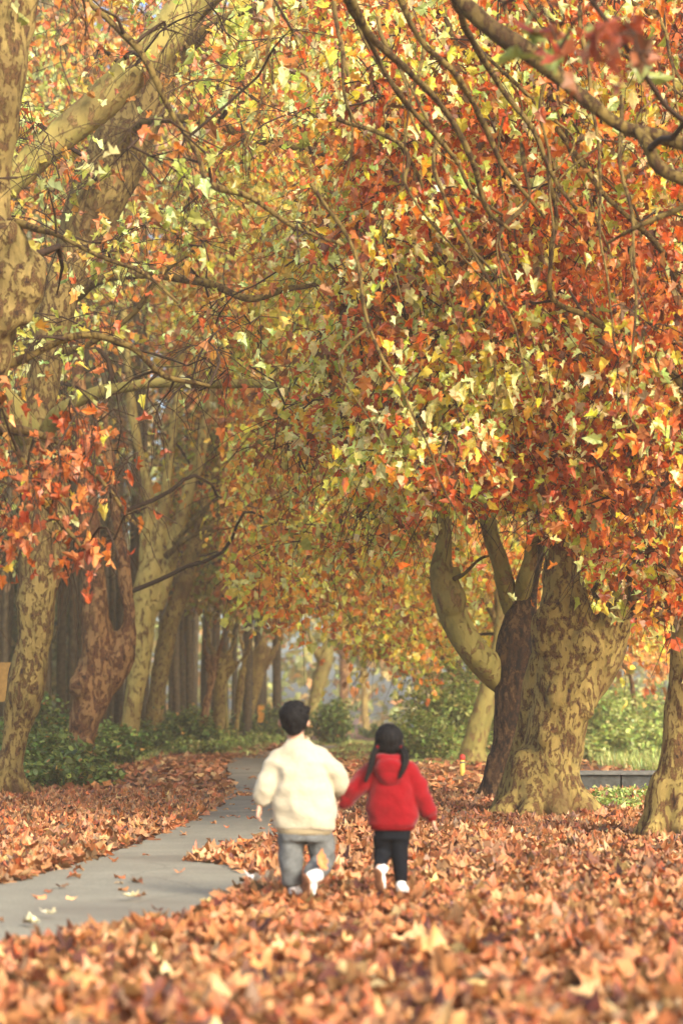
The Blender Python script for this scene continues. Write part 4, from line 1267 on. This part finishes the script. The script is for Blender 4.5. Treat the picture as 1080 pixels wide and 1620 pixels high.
def tubeP(g, pts, n=14, sides=16):
    """pts (px,py,Y,r metres)"""
    S = spline([[*A3(a, b, c), d] for a, b, c, d in pts], n)
    g.tube(S[:, :3], S[:, 3], sides)


KY = 13.05
# ---- boy
bx = float(at(482, 1415, KY).x)
BO = Vector((bx, KY, 0.03))
boy = thing('person', 'child in a cream sweatshirt and loose grey trousers running away, left of the girl', 'person', BO)
PXM = KY / FPX
g = Geo()
hc = A3(465, 1140, KY)
head(g, hc, .092, -.15)
tubeP(g, [(466, 1160, KY - .005, .045), (472, 1180, KY, .045), (476, 1195, KY, .06)], 8)
# torso, arms and legs below the clothes
z = lambda py: float(at(480, py, KY).z)
g.loft([[A3(480, 1, KY)[0], KY, z(1325), .125, .085], [A3(481, 1, KY)[0], KY, z(1290), .12, .085], [A3(479, 1, KY)[0], KY, z(1240), .12, .085], [A3(477, 1, KY)[0], KY, z(1200), .13, .08], [A3(476, 1, KY)[0], KY, z(1180), .07, .06]], 16, 20)
tubeP(g, [(440, 1197, KY, .042), (424, 1235, KY - .02, .034), (415, 1262, KY - .01, .024), (411, 1272, KY - .01, .019)])
tubeP(g, [(512, 1197, KY, .042), (534, 1232, KY + .01, .034), (537, 1252, KY + .07, .022), (538, 1260, KY + .09, .019)])
hand(g, A3(411, 1272, KY - .01), (-.12, -.25, -1), (.2, 1, 0), 1.0, .6)
HH = A3(538, 1259, KY + .09)
hand(g, HH, (.12, .15, -1), (-.2, -1, 0), 1.0, 1.0)
tubeP(g, [(460, 1318, KY, .07), (461, 1365, KY, .048), (463, 1400, KY + .02, .034), (465, 1408, KY + .02, .03)])
tubeP(g, [(502, 1318, KY, .07), (506, 1366, KY + .05, .048), (494, 1385, KY - .10, .034), (489, 1393, KY - .17, .03)])
remeshed(g, 'body', M_skin, boy, BO, .0045, 2)
# hair
g = Geo()
R = Matrix.Rotation(-.15, 3, 'Z')
g.ell(hc + np.array([.0, -.018, .022]), (.083, .090, .082), R, 22, 14); g.ell(hc + np.array([.0, -.045, -.012]), (.072, .055, .062), R); g.ell(hc + np.array([.0, .03, .055]), (.07, .065, .045), R)
g.ell(hc + np.array([.0, -.055, -.045]), (.05, .035, .035), R)
rr = random.Random(4)
for k in range(46):
    a = rr.uniform(0, 6.28); f = rr.uniform(.1, 1.35)
    d = np.array([math.cos(a) * math.sin(f), math.sin(a) * math.sin(f), math.cos(f)])
    p0 = hc + np.array([0, -.015, .02]) + d * .07
    g.tube(spline([p0, p0 + d * .018, p0 + d * .026 + np.array([.008, .004, -.006])], 5), np.linspace(.013, .004, 5), 6)
remeshed(g, 'hair', M_hair, boy, BO, .0045, 1, lambda V: .005 * vnoise(V * np.array([90, 90, 25]), 3))
# sweatshirt
g = Geo()
x_ = lambda px: float(A3(px, 1, KY)[0])
g.loft([[x_(484), KY, z(1311), .155, .115], [x_(484), KY, z(1300), .163, .12], [x_(482), KY, z(1270), .166, .122], [x_(480), KY, z(1235), .148, .115], [x_(478), KY, z(1208), .138, .10], [x_(477), KY, z(1190), .112, .085], [x_(475), KY, z(1177), .070, .062], [x_(474), KY, z(1170), .056, .054]], 30, 36)
tubeP(g, [(468, 1196, KY, .060), (448, 1202, KY, .064), (430, 1224, KY - .01, .060), (420, 1245, KY - .03, .058), (415, 1262, KY - .01, .050), (413, 1270, KY - .01, .036)])
tubeP(g, [(486, 1196, KY, .060), (506, 1202, KY, .064), (523, 1218, KY, .061), (534, 1234, KY + .02, .056), (537, 1248, KY + .07, .046), (538, 1254, KY + .085, .032)])
sw = remeshed(g, 'sweatshirt', M_cream, boy, BO, .008, 5, folds(.011, 3))
g = Geo()
g.loft([[x_(484), KY, z(1320), .137, .10], [x_(484), KY, z(1316), .146, .108], [x_(484), KY, z(1307), .15, .112]], 8, 36); g.build('hem_band', M_rib, sw, BO)
g = Geo(); tubeP(g, [(414, 1266, KY - .01, .040), (412, 1274, KY - .01, .030)], 6); g.build('cuff', M_rib, sw, BO)
g = Geo(); tubeP(g, [(537, 1252, KY + .08, .036), (538, 1258, KY + .09, .028)], 6); g.build('cuff', M_rib, sw, BO)
g = Geo(); a = np.linspace(0, 2 * np.pi, 25); g.tube(np.stack([x_(474) + .05 * np.cos(a), KY + .047 * np.sin(a), z(1169) + .012 * np.sin(a)], -1), .010, 8, cap=False); g.build('collar', M_rib, sw, BO)
# trousers
g = Geo()
g.loft([[x_(483), KY, z(1330), .135, .10], [x_(483), KY, z(1312), .13, .098], [x_(483), KY, z(1300), .12, .09]], 8, 26)
tubeP(g, [(462, 1322, KY, .072), (460, 1350, KY, .062), (460, 1378, KY, .054), (463, 1398, KY + .01, .050)])
tubeP(g, [(504, 1322, KY, .072), (509, 1348, KY + .03, .064), (510, 1364, KY + .05, .058), (502, 1374, KY - .06, .052), (494, 1381, KY - .15, .047)])
remeshed(g, 'trousers', M_jean, boy, BO, .008, 4, folds(.010, 9, .6))
shoe(boy, BO, A3(463, 1414, KY - .03), A3(470, 1419, KY + .15), (0, 0, 1), 'l', M_grey, .95)
shoe(boy, BO, A3(483, 1384, KY - .27), A3(484, 1419, KY - .20), (1, .55, .35), 'r', M_sole, 1.15)

# ---- girl
GY = 13.1
gxw = float(at(618, 1412, GY).x)
GO = Vector((gxw, GY, 0.03))
girl = thing('person', 'child with two braids in a red hooded top and black trousers, running away', 'person', GO)
g = Geo()
hc = A3(615, 1172, GY)
head(g, hc, .086, .1)
zg = lambda py: float(at(620, py, GY).z)
xg = lambda px: float(A3(px, 1, GY)[0])
tubeP(g, [(616, 1186, GY, .034), (617, 1204, GY, .036), (617, 1215, GY, .05)], 8)
g.loft([[xg(619), GY, zg(1325), .092, .07], [xg(619), GY, zg(1290), .09, .07], [xg(617), GY, zg(1245), .09, .07], [xg(617), GY, zg(1215), .10, .065], [xg(617), GY, zg(1200), .05, .05]], 14, 20)
tubeP(g, [(590, 1215, GY, .034), (568, 1242, GY, .028), (548, 1258, GY + .03, .020), (542, 1262, GY + .03, .016)])
tubeP(g, [(646, 1215, GY, .034), (664, 1252, GY, .028), (680, 1288, GY + .02, .019), (683, 1295, GY + .02, .016)])
hand(g, A3(543, 1263, GY + .035), (-.55, -.05, -.7), (0, -1, .3), .88, 1.0)
hand(g, A3(683, 1294, GY + .02), (.25, .1, -1), (-.2, 1, 0), .85, .6)
tubeP(g, [(606, 1318, GY, .055), (606, 1350, GY + .03, .040), (602, 1368, GY - .08, .028), (600, 1376, GY - .14, .024)])
tubeP(g, [(632, 1318, GY, .055), (632, 1360, GY, .038), (634, 1398, GY + .02, .026), (634, 1402, GY + .02, .024)])
remeshed(g, 'body', M_skin, girl, GO, .004, 2)
g = Geo()
g.ell(hc + np.array([.0, -.014, .012]), (.078, .088, .083), None, 22, 14); g.ell(hc + np.array([.0, -.040, -.025]), (.072, .052, .056)); g.ell(hc + np.array([0, .035, .045]), (.066, .06, .045))
for s in (-1, 1): g.ell(hc + np.array([s * .058, -.012, -.03]), (.024, .04, .045))
remeshed(g, 'hair', M_hair, girl, GO, .0045, 2, lambda V: .0035 * vnoise(V * np.array([120, 120, 16]), 3))


def braid(pts):
    S = spline([[*A3(a, b, c), d] for a, b, c, d in pts], 40)
    g = Geo(); u = np.linspace(0, 1, 40)
    T = np.gradient(S[:, :3], axis=0); T /= np.linalg.norm(T, axis=1)[:, None]
    side = np.cross(T, [0, 1, 0]); side /= np.linalg.norm(side, axis=1)[:, None]
    for k in range(3):
        ph = u * 34 + k * 2.094
        P = S[:, :3] + side * (np.sin(ph) * S[:, 3] * .6)[:, None] + np.array([0, 1, 0]) * (np.sin(2 * ph) * S[:, 3] * .35)[:, None]
        g.tube(P, S[:, 3] * .62, 8)
    g.ell(S[-1, :3], S[-1, 3] * .9)
    b_ = g.build('braid', M_hair, girl, GO)
    g = Geo(); g.ell(S[1, :3], .014); g.build('hair_tie', M_crim2, b_, GO)


braid([(597, 1182, GY - .06, .017), (591, 1192, GY - .085, .014), (588, 1205, GY - .10, .015), (584, 1220, GY - .115, .013), (578, 1236, GY - .12, .009)])
braid([(634, 1182, GY - .06, .017), (640, 1192, GY - .085, .018), (641, 1204, GY - .11, .018), (638, 1216, GY - .13, .014), (632, 1230, GY - .135, .008)])
g = Geo()
g.loft([[xg(618), GY, zg(1306), .125, .098], [xg(618), GY, zg(1296), .133, .103], [xg(617), GY, zg(1270), .130, .10], [xg(617), GY, zg(1240), .118, .092], [xg(616), GY, zg(1218), .108, .08], [xg(616), GY, zg(1204), .085, .068], [xg(616), GY, zg(1193), .05, .05]], 28, 34)
tubeP(g, [(608, 1214, GY, .046), (594, 1219, GY, .058), (576, 1234, GY - .005, .057), (560, 1250, GY, .054), (549, 1260, GY + .02, .042)])
tubeP(g, [(560, 1248, GY, .045), (549, 1264, GY + .01, .038), (541, 1274, GY + .02, .024)])
tubeP(g, [(626, 1214, GY, .046), (642, 1219, GY, .058), (656, 1240, GY, .055), (669, 1266, GY, .052), (678, 1284, GY + .02, .042), (682, 1292, GY + .02, .030)])
# hood lying on the back
g.ell(A3(616, 1214, GY - .085), (.075, .042, .060), Matrix.Rotation(.25, 3, 'X')); g.ell(A3(616, 1228, GY - .09), (.055, .034, .045))
g.tube(spline([A3(594, 1204, GY - .03), A3(602, 1199, GY - .075), A3(616, 1197, GY - .09), A3(630, 1199, GY - .075), A3(638, 1204, GY - .03)], 14), .020, 10)
sw = remeshed(g, 'hooded_top', M_crim, girl, GO, .007, 4, folds(.010, 13))
g = Geo(); g.loft([[xg(618), GY, zg(1313), .112, .088], [xg(618), GY, zg(1309), .120, .095], [xg(618), GY, zg(1302), .122, .097]], 8, 34); g.build('hem_band', M_crim2, sw, GO)
g = Geo(); tubeP(g, [(681, 1289, GY + .02, .034), (684, 1298, GY + .02, .024)], 6); g.build('cuff', M_crim2, sw, GO)
g = Geo()
g.loft([[xg(619), GY, zg(1328), .094, .074], [xg(619), GY, zg(1312), .098, .076], [xg(619), GY, zg(1300), .092, .07]], 8, 26)
tubeP(g, [(606, 1322, GY, .056), (605, 1345, GY + .02, .048), (603, 1360, GY - .03, .040), (601, 1372, GY - .12, .032)])
tubeP(g, [(632, 1322, GY, .056), (632, 1350, GY, .047), (633, 1378, GY, .038), (634, 1396, GY + .01, .032)])
remeshed(g, 'trousers', M_pant, girl, GO, .007, 4, folds(.003, 19, .6))
shoe(girl, GO, A3(596, 1374, GY - .18), A3(600, 1411, GY - .12), (.7, 1, .2), 'l', M_sole, .86)
shoe(girl, GO, A3(632, 1410, GY - .04), A3(640, 1413, GY + .12), (0, 0, 1), 'r', M_grey, .86)

# far crouching person behind the low bush
FY = 92.0
FO = Vector((at(651, 1150, FY).x, FY, 0))
fp = thing('person', 'tiny distant person in a blue jacket half hidden behind the green bush', 'person', FO)
g = Geo()
g.ell(A3(651, 1143, FY), (.10, .11, .13)); g.tube(spline([A3(651, 1148, FY), A3(651, 1152, FY)], 4), .06, 10)
g.loft([[FO.x, FY, .12, .18, .18], [FO.x, FY, .35, .19, .16], [FO.x, FY, .55, .16, .12], [FO.x, FY, .64, .06, .06]], 10, 18)
for s in (-1, 1):
    g.tube(spline([[FO.x + s * .1, FY, .2], [FO.x + s * .16, FY + .38, .42], [FO.x + s * .14, FY + .3, .05]], 12), .075, 10)
    g.tube(spline([[FO.x + s * .17, FY, .52], [FO.x + s * .23, FY + .15, .35], [FO.x + s * .1, FY + .36, .38]], 10), .045, 10)
remeshed(g, 'body', M_skin, fp, FO, .02, 2)
g = Geo()
g.loft([[FO.x, FY, .18, .21, .2], [FO.x, FY, .38, .23, .19], [FO.x, FY, .56, .20, .14], [FO.x, FY, .64, .08, .08]], 10, 18)
for s in (-1, 1): g.tube(spline([[FO.x + s * .19, FY, .53], [FO.x + s * .26, FY + .15, .35], [FO.x + s * .12, FY + .33, .38]], 10), .065, 10)
remeshed(g, 'jacket', plain('blue_cloth', (.05, .14, .33), .8, .2, .1, 20, .1), fp, FO, .02, 2)
g = Geo(); g.ell(A3(651, 1141, FY), (.115, .12, .12)); g.build('hair', M_hair, fp, FO)

# ------------------------------------------------------------------ loose things: kicked-up leaf, pale leaves on the path
def one_leaf(name, label, cat, P, size, col, yaw, tilt, roll, grp=None):
    V, T, c = leaves(np.zeros((1, 3)), np.array([size]), [T_HI[3]], np.array([col]), np.array([yaw]), np.array([tilt]), np.array([roll]))
    o = mesh_np(name, V, T, M_dry, col=c, smooth=True); o.location = P
    tag(o, label, cat, grp)


one_leaf('leaf', 'big orange-brown leaf kicked up behind the boy\'s right knee', 'leaf', A3(507, 1362, KY - .20), .105, (.58, .22, .07), .3, 1.3, .2)
one_leaf('leaf', 'large pale grey leaf on the path edge left of the boy\'s shoes', 'leaf', Vector((*gp(408, 1410)[:2], .06)), .17, (.72, .70, .66), 1.2, .15, .1)
one_leaf('leaf', 'pale yellow leaf lying on the bare path, nearer the middle', 'leaf', Vector((*gp(205, 1432)[:2], .045)), .10, (.74, .68, .42), 2.2, .1, .1)
one_leaf('leaf', 'pale leaf on the path close to its lower left edge', 'leaf', Vector((*gp(50, 1473)[:2], .045)), .10, (.74, .70, .44), .4, .2, .1)
one_leaf('leaf', 'small cream leaf on the path above the lower left edge', 'leaf', Vector((*gp(76, 1460)[:2], .045)), .08, (.72, .68, .5), 1.4, .1, .1)

# ------------------------------------------------------------------ haze
g = Geo(); g.box((0, 60, 16), (95, 125, 18.2))
m = bpy.data.materials.new('air'); m.use_nodes = True
t = m.node_tree; t.nodes.remove(t.nodes['Principled BSDF'])
pv = t.nodes.new('ShaderNodeVolumePrincipled')
pv.inputs['Color'].default_value = (.97, .90, .74, 1)
pv.inputs['Density'].default_value = .0016
pv.inputs['Anisotropy'].default_value = .2
t.links.new(pv.outputs[0], t.nodes['Material Output'].inputs['Volume'])
hz = g.build('haze', m, smooth=False)
tag(hz, kind='stuff')
